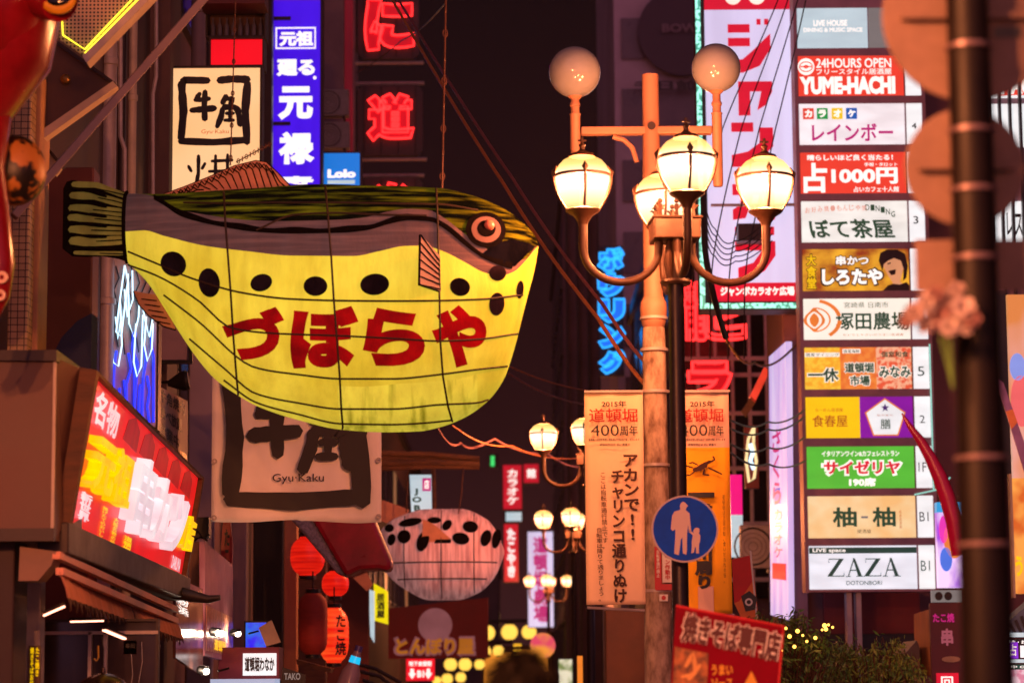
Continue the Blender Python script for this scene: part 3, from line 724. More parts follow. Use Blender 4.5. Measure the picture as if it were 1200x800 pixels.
# black edge under the green back
B = MB(); pl = [(x, f_g(x)) for x in np.linspace(180, 600, 70)]
up_ = [onbody(x, y-(3.5+2.5*math.sin(x*.05)**2)*(1 if x > 300 or x < 240 else 1), .008) for x, y in pl]; dn = [onbody(x, y+2.0, .008) for x, y in pl]; md = [onbody(x, y-.6, .010) for x, y in pl]
B.add(up_+md+dn, [(i, 70+i, 71+i, i+1) for i in range(69)]+[(70+i, 140+i, 141+i, 71+i) for i in range(69)])
B.build('painted_edge', m_fblk, fish, smooth=True)
def patch(name, pts, off, m, parent=None, rings=5):
    """shape painted on the lantern's skin"""
    cx = sum(p[0] for p in pts)/len(pts); cy = sum(p[1] for p in pts)/len(pts); n = len(pts)
    vs = [onbody(cx, cy, off)]; fs = []
    for k in range(1, rings+1):
        for p in pts: vs.append(onbody(cx+(p[0]-cx)*k/rings, cy+(p[1]-cy)*k/rings, off))
    fs += [(0, 1+i, 1+(i+1) % n) for i in range(n)]
    for k in range(rings-1):
        for i in range(n): fs.append((1+k*n+i, 1+(k+1)*n+i, 1+(k+1)*n+(i+1) % n, 1+k*n+(i+1) % n))
    return MB().add(vs, fs).build(name, m, parent or fish, smooth=True)
def ell(cx, cy, rx, ry, rot=0, n=26): 
    c, s_ = math.cos(rot), math.sin(rot)
    return [(cx+rx*math.cos(t)*c-ry*math.sin(t)*s_, cy+rx*math.cos(t)*s_+ry*math.sin(t)*c) for t in [2*PI*i/n for i in range(n)]]
for e_ in ((203, 309, 15.5, 14, .6), (245, 331, 12.5, 17, -.15), (306, 331, 13, 10, -.3), (369.5, 335, 14, 11.5, 0), (439, 333, 17, 12.5, -.1), (539, 336, 12, 10.5, .3), (582, 356, 9, 13.5, .1), (609, 339, 4.2, 10.5, .1)):
    patch('spot', ell(*e_), .007, m_fspot)
patch('mouth_patch', [(562, 301), (580, 284), (600, 281), (618, 285), (626, 289), (612, 303), (603, 312), (588, 311)], .009, fish_paint('dark_snout_paint', '#2a2430', '#1c1822', .12, 0, 7, .4, .6, refl=.12))  # dark grey paint around the mouth
patch('grey_patch', ell(583, 320, 10, 9), .007, m_fspot)
# eye
patch('eye_socket', ell(569, 270, 23.5, 20.5, .15), .012, m_fblk)
eye = patch('eye', ell(569.5, 270, 17, 15, .15), .017, mat('pinkish_eye_paint', '#5e484c', .9, var=.1, spec=0))
patch('pupil_ring', ell(570, 269, 10.5, 9.5), .020, m_fblk, eye)
pc = onbody(573, 266, .03); MB().ball(pc, (.042, .03, .042), 20, 14).build('pupil', mat('glossy_pink_glint', '#b86a5c', .15, var=.1), eye, smooth=True)  # pink dome coloured as the lamp's glint on the black pupil
# ribs (wire hoops and battens showing through the cloth)
def skin_tube(B, pts, r, off=.008): B.tube([onbody(x, y, off) for x, y in pts], r, 6)
B = MB()
for c in ([(150, 294), (185, 309), (225, 326), (285, 343), (340, 350), (400, 352), (460, 352.5), (515, 352), (570, 350), (612, 345)],
          [(150, 309), (185, 323), (230, 350), (272, 384), (320, 390), (400, 393), (460, 396), (515, 399), (560, 397), (606, 390)],
          [(192, 345), (230, 374), (300, 430), (350, 438), (400, 443), (460, 443), (515, 438), (560, 432), (594, 428)],
          [(222, 396), (262, 430), (300, 460), (350, 471), (400, 478), (460, 478), (515, 473), (555, 471), (572, 468)],
          [(262, 444), (300, 470), (350, 484), (400, 495), (460, 496), (500, 494), (528, 491)],
          [(215, 238), (265, 239), (320, 238), (390, 238), (450, 239), (515, 240), (560, 247)],
          [(300, 270), (345, 252), (390, 250), (450, 252), (500, 253)]):
    f = curve(c); skin_tube(B, [(x, f(x)) for x in np.linspace(c[0][0], c[-1][0], 44)], .0085)
B.build('batten', m_fbrown, fish, smooth=True)
B = MB()
for pts in ([(381, 219), (384, 250), (388, 300), (391, 350), (395, 400), (398, 440), (400, 480), (402, 502)],
            [(511, 222), (513, 260), (514, 300), (515, 350), (516, 400), (519, 440), (525, 475), (530, 492)],
            [(262, 226), (264, 262), (267, 300), (270, 340), (273, 390), (277, 440), (279, 461)]):
    P_ = []
    for i in range(len(pts)-1):
        for t in np.linspace(0, 1, 8)[:-1]: P_.append((pts[i][0]+(pts[i+1][0]-pts[i][0])*t, pts[i][1]+(pts[i+1][1]-pts[i][1])*t))
    skin_tube(B, P_+[pts[-1]], .009)
B.build('hoop', m_fbrown, fish, smooth=True)
B = MB(); B.tube([(fxz(149, y)[0], body_y(149, y)-.02, fxz(149, y)[1]) for y in np.linspace(226, 308, 14)], .016, 8)
B.build('tail_band', m_fblk, fish, smooth=True)
# lettering painted on the skin
for ch, x0, y0, x1, y1 in (('づ', 260, 359, 333, 421), ('ぼ', 340, 358, 420, 431), ('ら', 425, 360, 498, 428), ('や', 506, 357, 570, 430)):
    v, f = glyphs(ch, .062, False, 6)
    bm = bmesh.new(); bv = [bm.verts.new((x0+(x1-x0)*a, 0, y1-(y1-y0)*c)) for a, c in v]
    for q in f:
        try: bm.faces.new([bv[i] for i in q])
        except ValueError: pass
    for ax, lo, hi in ((0, x0, x1), (2, y0, y1)):
        for k in np.arange(lo+5, hi, 5):
            co = [0, 0, 0]; no = [0, 0, 0]; co[ax] = k; no[ax] = 1
            bmesh.ops.bisect_plane(bm, geom=bm.verts[:]+bm.edges[:]+bm.faces[:], plane_co=co, plane_no=no)
    bm.verts.index_update()
    B = MB().add([onbody(w.co.x, w.co.z, .0095) for w in bm.verts], [tuple(w.index for w in q.verts) for q in bm.faces]); bm.free()
    B.build('lettering', m_fred, fish, smooth=False)
# fins
def fin(name, outline, th, mats, streaks=(), edge=None, yoff=0, ew=3):
    B = MB(); sz = [fxz(*p) for p in outline]; B.prism(sz, yoff-th/2, yoff+th/2, 0)
    for i, (w, pts) in enumerate(streaks): B.ribbon([fxz(*p) for p in pts], w*fk, yoff-th/2-.003-.0008*i, 1, .05)
    if edge:
        ed = [Vector((fxz(*p)[0], yoff, fxz(*p)[1])) for p in edge]; B.tube(ed, ew*fk/2, 8, False, 2)
    return B.build(name, mats, fish)
fin('tail_fin', [(75, 222), (79, 214), (86, 212), (150, 226), (147, 306), (138, 303), (120, 300), (100, 301), (84, 300), (74, 292)], .05, [m_fblk, m_ftan],
    [(w, [(x0, ya), (x0+28, ya+.8), (149, yb)]) for w, x0, ya, yb in ((7, 86, 217, 231), (9, 84, 230, 241), (9.5, 83, 245, 251), (9.5, 82, 256, 261), (10, 83, 270, 272), (11, 84, 283.5, 282), (5, 88, 297, 298))], yoff=-.01)
B = MB()
for x0, ya, yb in ((112, 222, 230.5), (116, 233, 241), (110, 247, 251), (112, 257.5, 261), (108, 271, 272), (114, 284, 282), (118, 298, 299)):
    B.ribbon([fxz(x0, ya), fxz(x0+18, ya+(yb-ya)*.45), fxz(150, yb)], 1.5*fk, -.05)
for ya, yb in ((224, 236), (238, 246), (251, 256), (263, 266.5), (277, 277), (291, 290)):
    B.ribbon([fxz(84, ya-2), fxz(108, ya+2), fxz(126, (ya+yb)/2+2)], 3.4*fk, -.052)
B.build('tail_stripe', m_fblk, fish)
def zig(x0, x1, f0, f1, n): return [(x0+(x1-x0)*i/n, (f0 if i % 2 else f1)(x0+(x1-x0)*i/n)) for i in range(n+1)]
do = [(192, 228), (215, 220), (245, 208), (275, 195), (300, 189), (312, 191), (325, 203), (340, 219), (300, 223), (250, 226)]
ft = curve([(192, 227), (215, 219), (245, 207), (275, 194), (300, 188.5), (312, 191), (325, 203), (340, 218)])
fin('dorsal_fin', do, .03, [m_fpink, m_fblk, m_fblk], [(1.6, [(x-6, ft(x-6)+3+abs(250-x)*.0), (x+2, ft(x)+10), (x+9, 224-(x-192)*.03)]) for x in range(206, 328, 8)]+
    [(1.4, zig(200, 322, lambda x: ft(x)+2.5, lambda x: ft(x)+9, 30))], edge=do[:8], ew=3)
fin('anal_fin', [(157, 341), (172, 344), (186, 346), (196, 362), (206, 386), (192, 382), (175, 370), (163, 356)], .03, [m_fpink, m_fblk, m_fblk],
    [(1.6, [(162+4*i, 344+6.5*i), (180+4*i, 346+6.8*i)]) for i in range(1, 6)], edge=[(157, 341), (163, 356), (175, 370), (192, 382), (206, 386)], ew=3)
# pectoral fin stands off the flank
a0, a1, a2, a3 = onbody(514, 300, .0), onbody(515, 341, .0), onbody(491, 335, .10), onbody(492, 281, .10)
B = MB().add([a0, a1, a2, a3]+[v+Vector((.012, -.012, 0)) for v in (a0, a1, a2, a3)], [(0, 1, 2, 3), (7, 6, 5, 4), (0, 4, 5, 1), (1, 5, 6, 2), (2, 6, 7, 3), (3, 7, 4, 0)])
for i in range(7):
    t = i/6; B.tube([a3.lerp(a2, t)+Vector((.008, -.02, 0)), (a0.lerp(a1, .15+t*.8))+Vector((.008, -.02, 0))], .006, 5, False, 1)
B.tube([a0, a3, a2, a1], .009, 6, False, 1)
B.build('pectoral_fin', [mat('grey_fin_cloth', '#7d646a', .7, var=.2), m_fblk], fish)
# hanging chains
def chain(label, a, b, n, r=.006, loop=.02, m=None, amp=0):
    a = Vector(a); b = Vector(b); B = MB(); B.tube([a-a, b-a], r, 6)
    for i in range(n):
        p = (b-a)*((i+.5)/n); ax = (i % 2)
        B.tube([p+Vector((math.cos(t)*loop*.6*(1-ax), math.cos(t)*loop*.6*ax, math.sin(t)*loop)) for t in [2*PI*k/10 for k in range(10)]], r*.8, 5, True)
    return B.build('hanging_chain', m or m_rustc, loc=a, smooth=True, tag=(label, 'chain', 'chains holding the big fish lantern'))
m_rustc = mat('rusty_chain', '#4d2a20', .6, .3, var=.3, scale=20)
chain('thin chain running up from the back fin of the yellow fish', P(270, 194, FY), P(277, -30, FY), 12)
chain('chain with shackles running up from above the eye of the yellow fish', P(518, 221, FY), P(523, -30, FY), 9, .009, .03)
chain('slack chain slanting from the back fin to the upper right', P(277, 190, FY), P(318, 168, FY+1), 9, .005, .02)

# ================================================================== stack of shop signs on the right
TY = 40.5
T = Sg('sign_tower', 'tall stack of twelve lit shop signs on posts right of the street lamp', 'sign tower', 940, -30, 1088, 691, TY)
m_tf = mat('sign_tower_frame', '#a07c86', .45, .3, var=.3, scale=2)
T.box('back_frame', 936, -40, 1090, 693, .03, .45, m_tf)
B = MB(); rows = [(10, 57), (66, 113), (122, 170), (179, 227), (236, 284), (292, 341), (350, 398), (407, 456), (465, 513), (523, 572), (581, 630), (639, 690)]
ed = [-30]+[v for r_ in rows for v in r_]+[693]
for i in range(0, len(ed)-1, 2): B.box(T.x(937), T.x(1089), -.035, .03, T.z(ed[i+1]), T.z(ed[i]))
B.box(T.x(936), T.x(940), -.04, .03, T.z(694), T.z(-30)).box(T.x(1086), T.x(1090), -.04, .03, T.z(694), T.z(-30)).box(T.x(1065.5), T.x(1067), -.034, .03, T.z(690), T.z(66))
B.build('mullion', m_tf, T.root)
B = MB()
for x0 in (984, 995): B.box(T.x(x0), T.x(x0+6), .1, .35, .13-T.C.z, T.z(693))
B.build('post', m_grey, T.root)
W1 = glow('backlit_white_acrylic', '#f2f5f6', 1.02, .16); W2 = glow('backlit_bluish_acrylic', '#c4dde6', .85, .12)
m_rd = glow('backlit_red_orange', '#f4422c', .88, .12); m_wl = glow('backlit_white_letter', '#fff6ee', 1.15, .05)
m_crm = glow('backlit_cream', '#faf4e4', 1.0, .08); m_yel = glow('backlit_yellow', '#fbc800', .95, .08); m_pur = glow('backlit_purple', '#8e10a8', .85, .15)
m_grn = glow('backlit_green', '#58c83a', .85, .12); m_or = glow('backlit_orange', '#f08030', .9, .15); m_pk = glow('backlit_magenta_letter', '#c41c7c', .8, .05)
m_dg = glow('green_black_vinyl', '#1c4a30', .8, .2); m_bk = mat('black_vinyl', '#181210', .4, var=.15); m_brr = glow('dim_orange_letter', '#c25a10', .7, .1)
m_gy = glow('backlit_grey_acrylic', '#8b8886', .6, .1); m_redl = glow('backlit_red_letter', '#e02238', .9, .06); m_pale = glow('pale_salmon_letter', '#e8a898', .85, .05)
m_peach = glow('backlit_peach', '#f6d8a4', .92, .14, (2, 2, 3), col2='#f3bd76')
yf = -.03
def panel(i, m, label, x1=1065):
    o = T.box('sign_panel', 941, rows[i][0], x1, rows[i][1], -.028, .03, m, label=label)
    if i: 
        fl = T.box('floor_panel', 1067.5, rows[i][0], 1085.5, rows[i][1], -.026, .03, W1); return o, fl
    return o, None
def tx(o, t, x0, y0, x1, y1, m, bold=0, y=yf, vert=False, skew=0): return T.text('lettering', t, x0, y0, x1, y1, m, y, bold, vert, o, skew)
o, _ = panel(0, W2, 'pale blue panel with faint white lettering', 1024)
T.box('sign_panel', 1026, 10, 1085, 57, -.028, .03, m_gy, label='grey panel at the top right')
tx(o, 'LIVE HOUSE', 960, 24, 1000, 31, m_wl, .03); tx(o, 'DINING & MUSIC SPACE', 948, 33, 1018, 38, m_wl, .02)
o, f = panel(1, m_rd, 'red panel with white Latin lettering and a round emblem')
tx(o, '24HOURS OPEN', 962, 69, 1051, 80, m_wl, .018); tx(o, 'フリースタイル居酒屋', 962, 81, 1051, 88, m_wl, .012); tx(o, 'YUME-HACHI', 942, 90, 1055, 111, m_wl, .06)
T.disc('emblem', 950, 78.5, 9.8, yf-.002, yf, m_wl, o); B = MB()
for r_ in (7.6, 2.2): 
    B.tube([(T.x(950+r_*math.cos(t)), yf-.004, T.z(78.5+r_*.75*math.sin(t))) for t in np.linspace(0, 2*PI, 24)[:-1]], .011, 5, True)
B.box(T.x(943.5), T.x(956.5), yf-.012, yf-.004, T.z(79.3), T.z(77.7)).build('emblem_ring', m_rd, o)
o, f = panel(2, glow('backlit_pinkish_white', '#f6f0f4', 1.02, .2), 'white panel with four coloured squares over magenta lettering')
for x0, ch, c in ((945, 'カ', '#e2442c'), (961.5, 'ラ', '#129a48'), (979, 'オ', '#f2cc1c'), (996, 'ケ', '#0e5cb4')):
    T.box('colour_square', x0, 127, x0+13, 140, yf-.003, yf, glow('square_'+c[1:], c, .9, .05), o); tx(o, ch, x0+2, 129, x0+11, 138, m_wl, .06, yf-.006)
tx(o, 'レインボー', 955, 145, 1051, 166, m_pk, .025)
tx(f, '4', 1073, 145, 1079, 152, m_bk, .02)
o, f = panel(3, m_rd, 'red panel offering fortune telling for 1000 yen')
tx(o, '晴らしいほど良く当たる！', 949, 181.5, 1050, 188.5, m_wl, .03); tx(o, '手相・タロット', 1016, 191, 1055, 195.5, m_wl, .02); tx(o, '占', 944, 191, 972, 226, m_wl, .035)
tx(o, '1000円', 977, 197, 1055, 216, m_wl, .04); tx(o, '占いカフェ十人館', 1003, 219, 1056, 225.5, m_wl, .02)
o, f = panel(4, glow('backlit_warm_white', '#f4f5ee', .98, .2), 'white panel with dark green brush lettering under an arc of small text')
for i, ch in enumerate('お好み焼・もんじゃ焼'): tx(o, ch, 945+i*7.4, 243.5-3.2*math.sin((i+1)/11*2.2), 951+i*7.4, 250.5-3.2*math.sin((i+1)/11*2.2), m_pale, .02)
for i, ch in enumerate('DINING'): tx(o, ch, 1016+i*6, 240+i*i*.32, 1020.8+i*6, 247+i*i*.32, m_dg, .02)
tx(o, 'ぼて茶屋', 950, 257, 1048, 280, m_dg, .028, skew=-.06); tx(f, '3', 1072, 254, 1078, 263, m_bk, .01)
m_foto = glow('food_photo_print', '#fbb92a', .85, col2='#7e2208', scale=(2.2, 2, 3), lo=.36, hi=.62, detail=4)
o, f = panel(5, m_foto, 'orange photo panel with a laughing dark haired person at its right')
m_skin = glow('backlit_skin_print', '#e8a070', .8, .15, 3); m_hair = mat('brown_black_print', '#241008', .5, var=.3)
T.poly('printed_person', [(1042, 341), (1046, 332), (1040, 322), (1034, 310), (1034, 300), (1040, 295), (1050, 296), (1057, 303), (1059, 314), (1056, 325), (1054, 331), (1062, 335), (1065, 341)], yf-.002, yf, m_skin, o)
T.poly('printed_hair', [(1030, 306), (1032, 297), (1040, 293), (1052, 293), (1061, 298), (1064, 312), (1062, 326), (1058, 330), (1059, 316), (1056, 306), (1048, 303), (1041, 306), (1036, 310), (1034, 318)], yf-.004, yf-.002, m_hair, o)
T.poly('printed_mouth', [(1041, 318), (1050, 316), (1049, 322), (1044, 323)], yf-.005, yf-.002, m_hair, o); T.poly('printed_eyes', [(1040, 309), (1044, 308), (1044, 309.5), (1040, 310.5)], yf-.005, yf-.002, m_hair, o)
T.poly('printed_jacket', [(1034, 341), (1040, 335), (1046, 333), (1054, 334), (1062, 331), (1065, 335), (1065, 341)], yf-.006, yf-.002, m_hair, o)
tx(o, '大食堂', 944, 297, 958, 339, m_hair, .09, yf-.001, True); tx(o, '大食堂', 945, 298, 957, 338, m_yel, .03, yf-.004, True)
tx(o, '串かつ', 979, 299, 1019, 312, m_hair, .09, yf-.001); tx(o, '串かつ', 980, 300, 1018, 311, m_wl, .03, yf-.004)
tx(o, 'しろたや', 961, 313, 1036, 336, m_hair, .10, yf-.0065); tx(o, 'しろたや', 963, 315, 1034, 334, m_wl, .05, yf-.0095)
o, f = panel(6, m_crm, 'cream panel with green brush lettering and an orange ring emblem')
for r0, r1, a0, a1 in ((33, 39, -1.35, -.2), (33, 39, .05, .95), (21, 23.5, -1.5, 1.5)):
    n = 16; pts = [(953+r1*.82*math.cos(a0+(a1-a0)*i/n), 374.5+r1*.62*math.sin(a0+(a1-a0)*i/n)) for i in range(n+1)]+[(953+r0*.82*math.cos(a1+(a0-a1)*i/n), 374.5+r0*.62*math.sin(a1+(a0-a1)*i/n)) for i in range(n+1)]
    T.poly('emblem_ring', pts, yf-.002, yf, m_or, o)
T.poly('emblem', [(953+(10.5+2.2*math.cos(2*t))*math.cos(t)*(.92 if math.sin(t) < 0 else 1), 374.5+(13+1.5*math.cos(4*t))*math.sin(t)) for t in np.linspace(0, 2*PI, 29)[:-1]], yf-.003, yf, m_or, o)
T.poly('emblem', [(953+(7.6-2.2*math.sin(t)**4+1.2*math.cos(2*t))*math.cos(t), 375+10*math.sin(t)) for t in np.linspace(0, 2*PI, 29)[:-1]], yf-.005, yf-.003, m_crm, o)
T.poly('emblem', [(953+(5+1.2*math.cos(2*t))*math.cos(t)*.9, 375+8*math.sin(t)) for t in np.linspace(0, 2*PI, 29)[:-1]], yf-.007, yf-.005, m_or, o)
tx(o, '宮崎県 日南市', 988, 354, 1040, 361, m_dg, .0); tx(o, '塚田農場', 978, 366, 1064, 387, m_dg, .022); tx(o, 'ぢどりとやさいのうまい居酒屋', 986, 391, 1057, 394, m_brr, .0)
o, f = panel(7, glow('patterned_yellow', '#f7c83a', .9, col2='#f2a622', scale=14, lo=.4, hi=.6), 'panel split into yellow, orange and patterned red thirds')
a = T.box('sign_third', 982, 407, 1024, 456, yf-.002, yf, glow('patterned_orange', '#f08a38', .9, col2='#e2702c', scale=12, lo=.4, hi=.6), o)
a2 = T.box('sign_third', 1024, 407, 1065, 456, yf-.002, yf, glow('flower_red', '#f6b48c', .9, col2='#e4502c', scale=16, lo=.42, hi=.55), o)
T.box('white_strip', 941, 413, 981.5, 418, yf-.002, yf, m_crm, o); T.box('white_strip', 985, 409, 1006, 414, yf-.004, yf-.002, m_crm, o)
tx(o, '個室ダイニング', 942, 413.5, 981, 417.5, m_bk, .01, yf-.004); tx(o, '個室海鮮', 986, 409.8, 1005, 413.6, m_bk, .01, yf-.006); tx(o, '個室和食', 1030, 412, 1062, 419, m_dg, .02, yf-.004)
for t, x0, y0, x1, y1 in (('一休', 944, 431, 980, 447), ('道頓堀', 987, 425, 1021, 437), ('市場', 993, 440, 1016, 452), ('みなみ', 1027, 429, 1064, 443)):
    tx(o, t, x0-1, y0-1, x1+1, y1+1, m_crm, .10, yf-.004); tx(o, t, x0, y0, x1, y1, m_dg, .035, yf-.007)
tx(f, '5', 1072, 430, 1080, 441, m_ink, .0)
o, f = panel(8, m_yel, 'half yellow half purple panel with a white pentagon', 1003.5)
T.box('purple_half', 1003.5, 465, 1065, 513, -.028, .03, m_pur, o)
tx(o, 'らーめん居酒屋', 952, 478, 984, 482, m_brr, .0); tx(o, '食春屋', 948, 486, 989, 500, m_brr, .01)
pent = [(1033+r_*math.sin(a_), 491-r_*.98*math.cos(a_)) for r_, a_ in [(25, 2*PI*i/5) for i in range(5)]]
T.poly('pentagon', pent, yf-.002, yf, m_or, o); T.poly('pentagon', [(1033+(x-1033)*.92, 491+(y-491)*.92) for x, y in pent], yf-.004, yf-.002, W1, o)
T.poly('flower_mark', [(1033+(5.2 if i % 2 == 0 else 2.2)*math.sin(PI*i/5), 478-(5.2 if i % 2 == 0 else 2.2)*math.cos(PI*i/5)) for i in range(10)], yf-.006, yf-.004, glow('purple_print', '#5a2a90', .5), o)
tx(o, '和牛炭火', 1023, 485.5, 1042, 488, m_brr, 0, yf-.006); tx(o, '膳', 1027, 491, 1039, 503, m_dg, .01, yf-.006); tx(f, '2', 1073, 487, 1079, 496, m_bk, 0)
o, f = panel(9, m_grn, 'bright green panel with red lettering outlined in white')
tx(o, 'イタリアンワイン&カフェレストラン', 958, 528, 1048, 534.5, m_wl, .03)
tx(o, 'サイゼリヤ', 957, 537, 1052, 558, m_wl, .10); tx(o, 'サイゼリヤ', 960, 539.5, 1049, 555.5, m_redl, .045, yf-.003); tx(o, '190席', 989, 559.5, 1020, 570, m_wl, .05); tx(f, '1F', 1070, 542, 1079, 553, m_bk, 0)
o, f = panel(10, m_peach, 'pale peach panel with two dark green brush characters')
tx(o, '柚', 969, 594, 997, 617, m_dg, .03); tx(o, '柚', 1015, 594, 1042, 617, m_dg, .03); T.box('dash', 1002, 604.5, 1010, 607, yf-.002, yf, m_gy, o)
tx(o, '居酒屋', 997, 620, 1013, 624.5, m_bk, 0); tx(o, '和食居酒屋', 1046, 598, 1049, 619, m_brr, 0, yf, True); tx(f, 'B1', 1069.5, 600, 1080, 611, m_bk, 0)
o, f = panel(11, glow('backlit_cool_white', '#eaeef8', 1.02, .2), 'white panel with thin and thick dark green Latin capitals')
T.box('green_strip', 941, 641, 1065, 648, yf-.002, yf, m_ink, o); tx(o, 'LIVE space', 945, 642, 983, 647.5, m_wl, .02, yf-.004)
# serif capitals Z A Z A
B = MB(); ys = yf-.002
def zed(x): 
    w = 21; X_ = lambda a: T.x(x+a); Zt, Zb = T.z(654), T.z(675)
    B.flat([(X_(14), T.z(654.8)), (X_(19.5), T.z(654.8)), (X_(6), T.z(674.2)), (X_(.5), T.z(674.2))], ys)
    B.flat([(X_(2), Zt), (X_(19.5), Zt), (X_(19.5), T.z(655.2)), (X_(2), T.z(655.2))], ys-.001); B.flat([(X_(.5), T.z(673.8)), (X_(20), T.z(673.8)), (X_(20), Zb), (X_(.5), Zb)], ys-.001)
    B.flat([(X_(2), Zt), (X_(3), T.z(659)), (X_(2), T.z(659))], ys-.002); B.flat([(X_(20), Zb), (X_(20), T.z(669)), (X_(19), T.z(673))], ys-.002)
def aye(x):
    X_ = lambda a: T.x(x+a)
    B.flat([(X_(9), T.z(653.5)), (X_(11.5), T.z(653.5)), (X_(19.5), T.z(675)), (X_(14.8), T.z(675))], ys); B.flat([(X_(9.6), T.z(654.5)), (X_(10.5), T.z(656)), (X_(4.2), T.z(675)), (X_(2.8), T.z(675))], ys-.001)
    B.flat([(X_(5.8), T.z(667)), (X_(14), T.z(667)), (X_(14.4), T.z(668.4)), (X_(5.4), T.z(668.4))], ys-.002)
    for u, v in ((0.5, 6.5), (12.5, 21.8)): B.flat([(X_(u), T.z(674.3)), (X_(v), T.z(674.3)), (X_(v), T.z(675.3)), (X_(u), T.z(675.3))], ys-.003)
zed(961); aye(982); zed(1003.5); aye(1024.5)
B.build('lettering', m_ink, o)
tx(o, 'DOTONBORI', 983, 680, 1024, 685, m_ink, .01); tx(f, 'B1', 1069.5, 657, 1080, 669, m_ink, .0)
# neon tube running down the floor column edge
T.tubes('edge_tube', [[(1086.5, 404), (1086.5, 574)], [(1064, 580), (1092, 574), (1106, 560)]], .012, glow('pale_green_tube', '#9ee8d8', .9, .1), -.06)

# ================================================================== tall karaoke billboard
KY = 42.0
K = Sg('billboard', 'tall white billboard with red angular characters and a green lit edge', 'billboard', 820, -30, 933, 363, KY)
m_lil = glow('backlit_lilac_white', '#dcd4f8', 1.0, .22, (2.2, 1, .25)); m_kred = glow('backlit_crimson', '#e01030', .85, .1)
K.box('cabinet', 818, -60, 934, 363, .02, .6, m_dark)
K.box('face', 828, 12, 931.5, 331, -.02, .02, m_lil)
K.box('top_band', 828, -60, 931.5, 11, -.02, .02, m_kred); K.disc('emblem', 862, -4, 10, -.03, -.02, m_crm); K.disc('emblem', 890, -4, 10, -.03, -.02, m_crm)
K.box('bottom_band', 834, 331.5, 931.5, 353, -.02, .02, m_kred)
K.text('lettering', 'ジャンボカラオケ広場', 841, 336, 927, 347, m_wl, -.03, .05)
def kat(polys):
    B = MB()
    for i, p in enumerate(polys): B.flat([K.p(*q) for q in p], -.026-.001*i)
    B.build('lettering', m_kred, K.root)
def bar(x0, y0, x1, y1): return [(x0, y0), (x1, y0), (x1, y1), (x0, y1)]
kat([bar(855, 29, 881, 39), bar(855, 45, 881, 55), [(884, 60), (905, 40), (905, 58), (892, 78), (872, 86), (855, 86), (855, 72), (872, 70)], bar(889, 23, 894, 30), bar(898, 23, 903, 30)])        # ji
kat([bar(866, 96, 906, 108), bar(866, 108, 880, 136), [(893, 108), (906, 108), (898, 124), (888, 130)]])                                   # small ya
kat([bar(857, 144, 883, 155), [(890, 150), (906, 150), (906, 172), (890, 188), (870, 196), (857, 196), (857, 182), (876, 178), (890, 168)]])  # n
kat([bar(857, 216, 906, 229), [(868, 200), (881, 200), (881, 232), (872, 256), (857, 258), (857, 246), (866, 240)], [(894, 229), (906, 229), (906, 258), (886, 258), (886, 247), (894, 247)]])   # ka
kat([bar(859, 266, 905, 276), [(859, 283), (906, 283), (906, 300), (893, 318), (872, 326), (862, 326), (862, 314), (880, 308), (890, 294), (859, 294)]])   # ra
# edge of small green lamps: one strip with a cell pattern
m_led = glow('green_white_lamps', '#9ffbe0', 1.5, col2='#2a8c78', scale=(16, 1, 16), lo=.42, hi=.5, detail=0)
K.box('lamp_strip', 817.5, -60, 823, 361, -.05, .02, m_led); K.box('lamp_strip', 823, 355.5, 934, 361, -.05, .02, m_led)
K.box('service_box', 860, 268, 890, 288, -.5, -.1, m_dark); K.box('service_arm', 830, 243, 930, 246, -.35, -.3, m_grey)
# ================================================================== projecting signs on the left facade
NEONR = glow('red_neon_tube', '#ff2a2a', 3.2, .05, 2); m_dimred = glow('dim_red_fill', '#c80a1c', .8, .15, 3)
m_cl = glow('warm_lit_cream', '#f8c890', .98, .14, (.9, .9, .9), col2='#f3b878', base='#d8b890'); m_navy = mat('navy_brush_ink', '#171a24', .5, var=.2)
def gyu(s, bx0, by0, bx1, by1, m, y, w):
    """square brush frame with two brush characters, in the box given"""
    X_ = lambda u: bx0+(bx1-bx0)*u; Y_ = lambda v: by0+(by1-by0)*v; p = lambda *q: [(X_(u), Y_(v)) for u, v in q]
    s.brush('logo_frame', [(w*1.25, p((.42, .06), (.08, .05), (.04, .12), (.07, .5), (.04, .9))), (w*1.2, p((.02, .93), (.5, .95), (.95, .92))), (w*1.25, p((.96, .97), (.93, .5), (.96, .09))), (w*1.2, p((.98, .05), (.75, .04), (.55, .06)))], m, y)
    s.brush('lettering', [(w*.8, p((.30, .24), (.24, .33))), (w*.75, p((.22, .34), (.33, .335), (.44, .32))), (w*1.0, p((.17, .49), (.33, .475), (.52, .46))), (w*1.0, p((.37, .21), (.36, .42), (.37, .63)))], m, y-.004)
    s.brush('lettering', [(w*.9, p((.67, .28), (.61, .40))), (w*.8, p((.66, .33), (.76, .33), (.72, .42))), (w*.9, p((.62, .46), (.60, .58), (.54, .74))), (w*.95, p((.62, .45), (.78, .45), (.83, .49), (.85, .60), (.87, .72))), (w*.6, p((.66, .54), (.78, .54))), (w*.6, p((.64, .64), (.78, .64))), (w*.6, p((.72, .47), (.72, .62)))], m, y-.02)
s = Sg('light_box_sign', 'upright cream lit sign with a black brush square and two brush characters', 'sign', 195, 80, 308, 262, 31.5, group=None)
s.frame('frame', 195, 80, 308, 262, 2.5, -.14, .16, m_dark); s.box('face', 197.4, 82.4, 305.6, 259.6, -.10, .15, m_cl)
gyu(s, 210, 92, 294, 173, m_navy, -.105, 7.5); s.text('lettering', 'Gyu·Kaku', 237, 154, 269, 160, m_brr, -.105, .0)
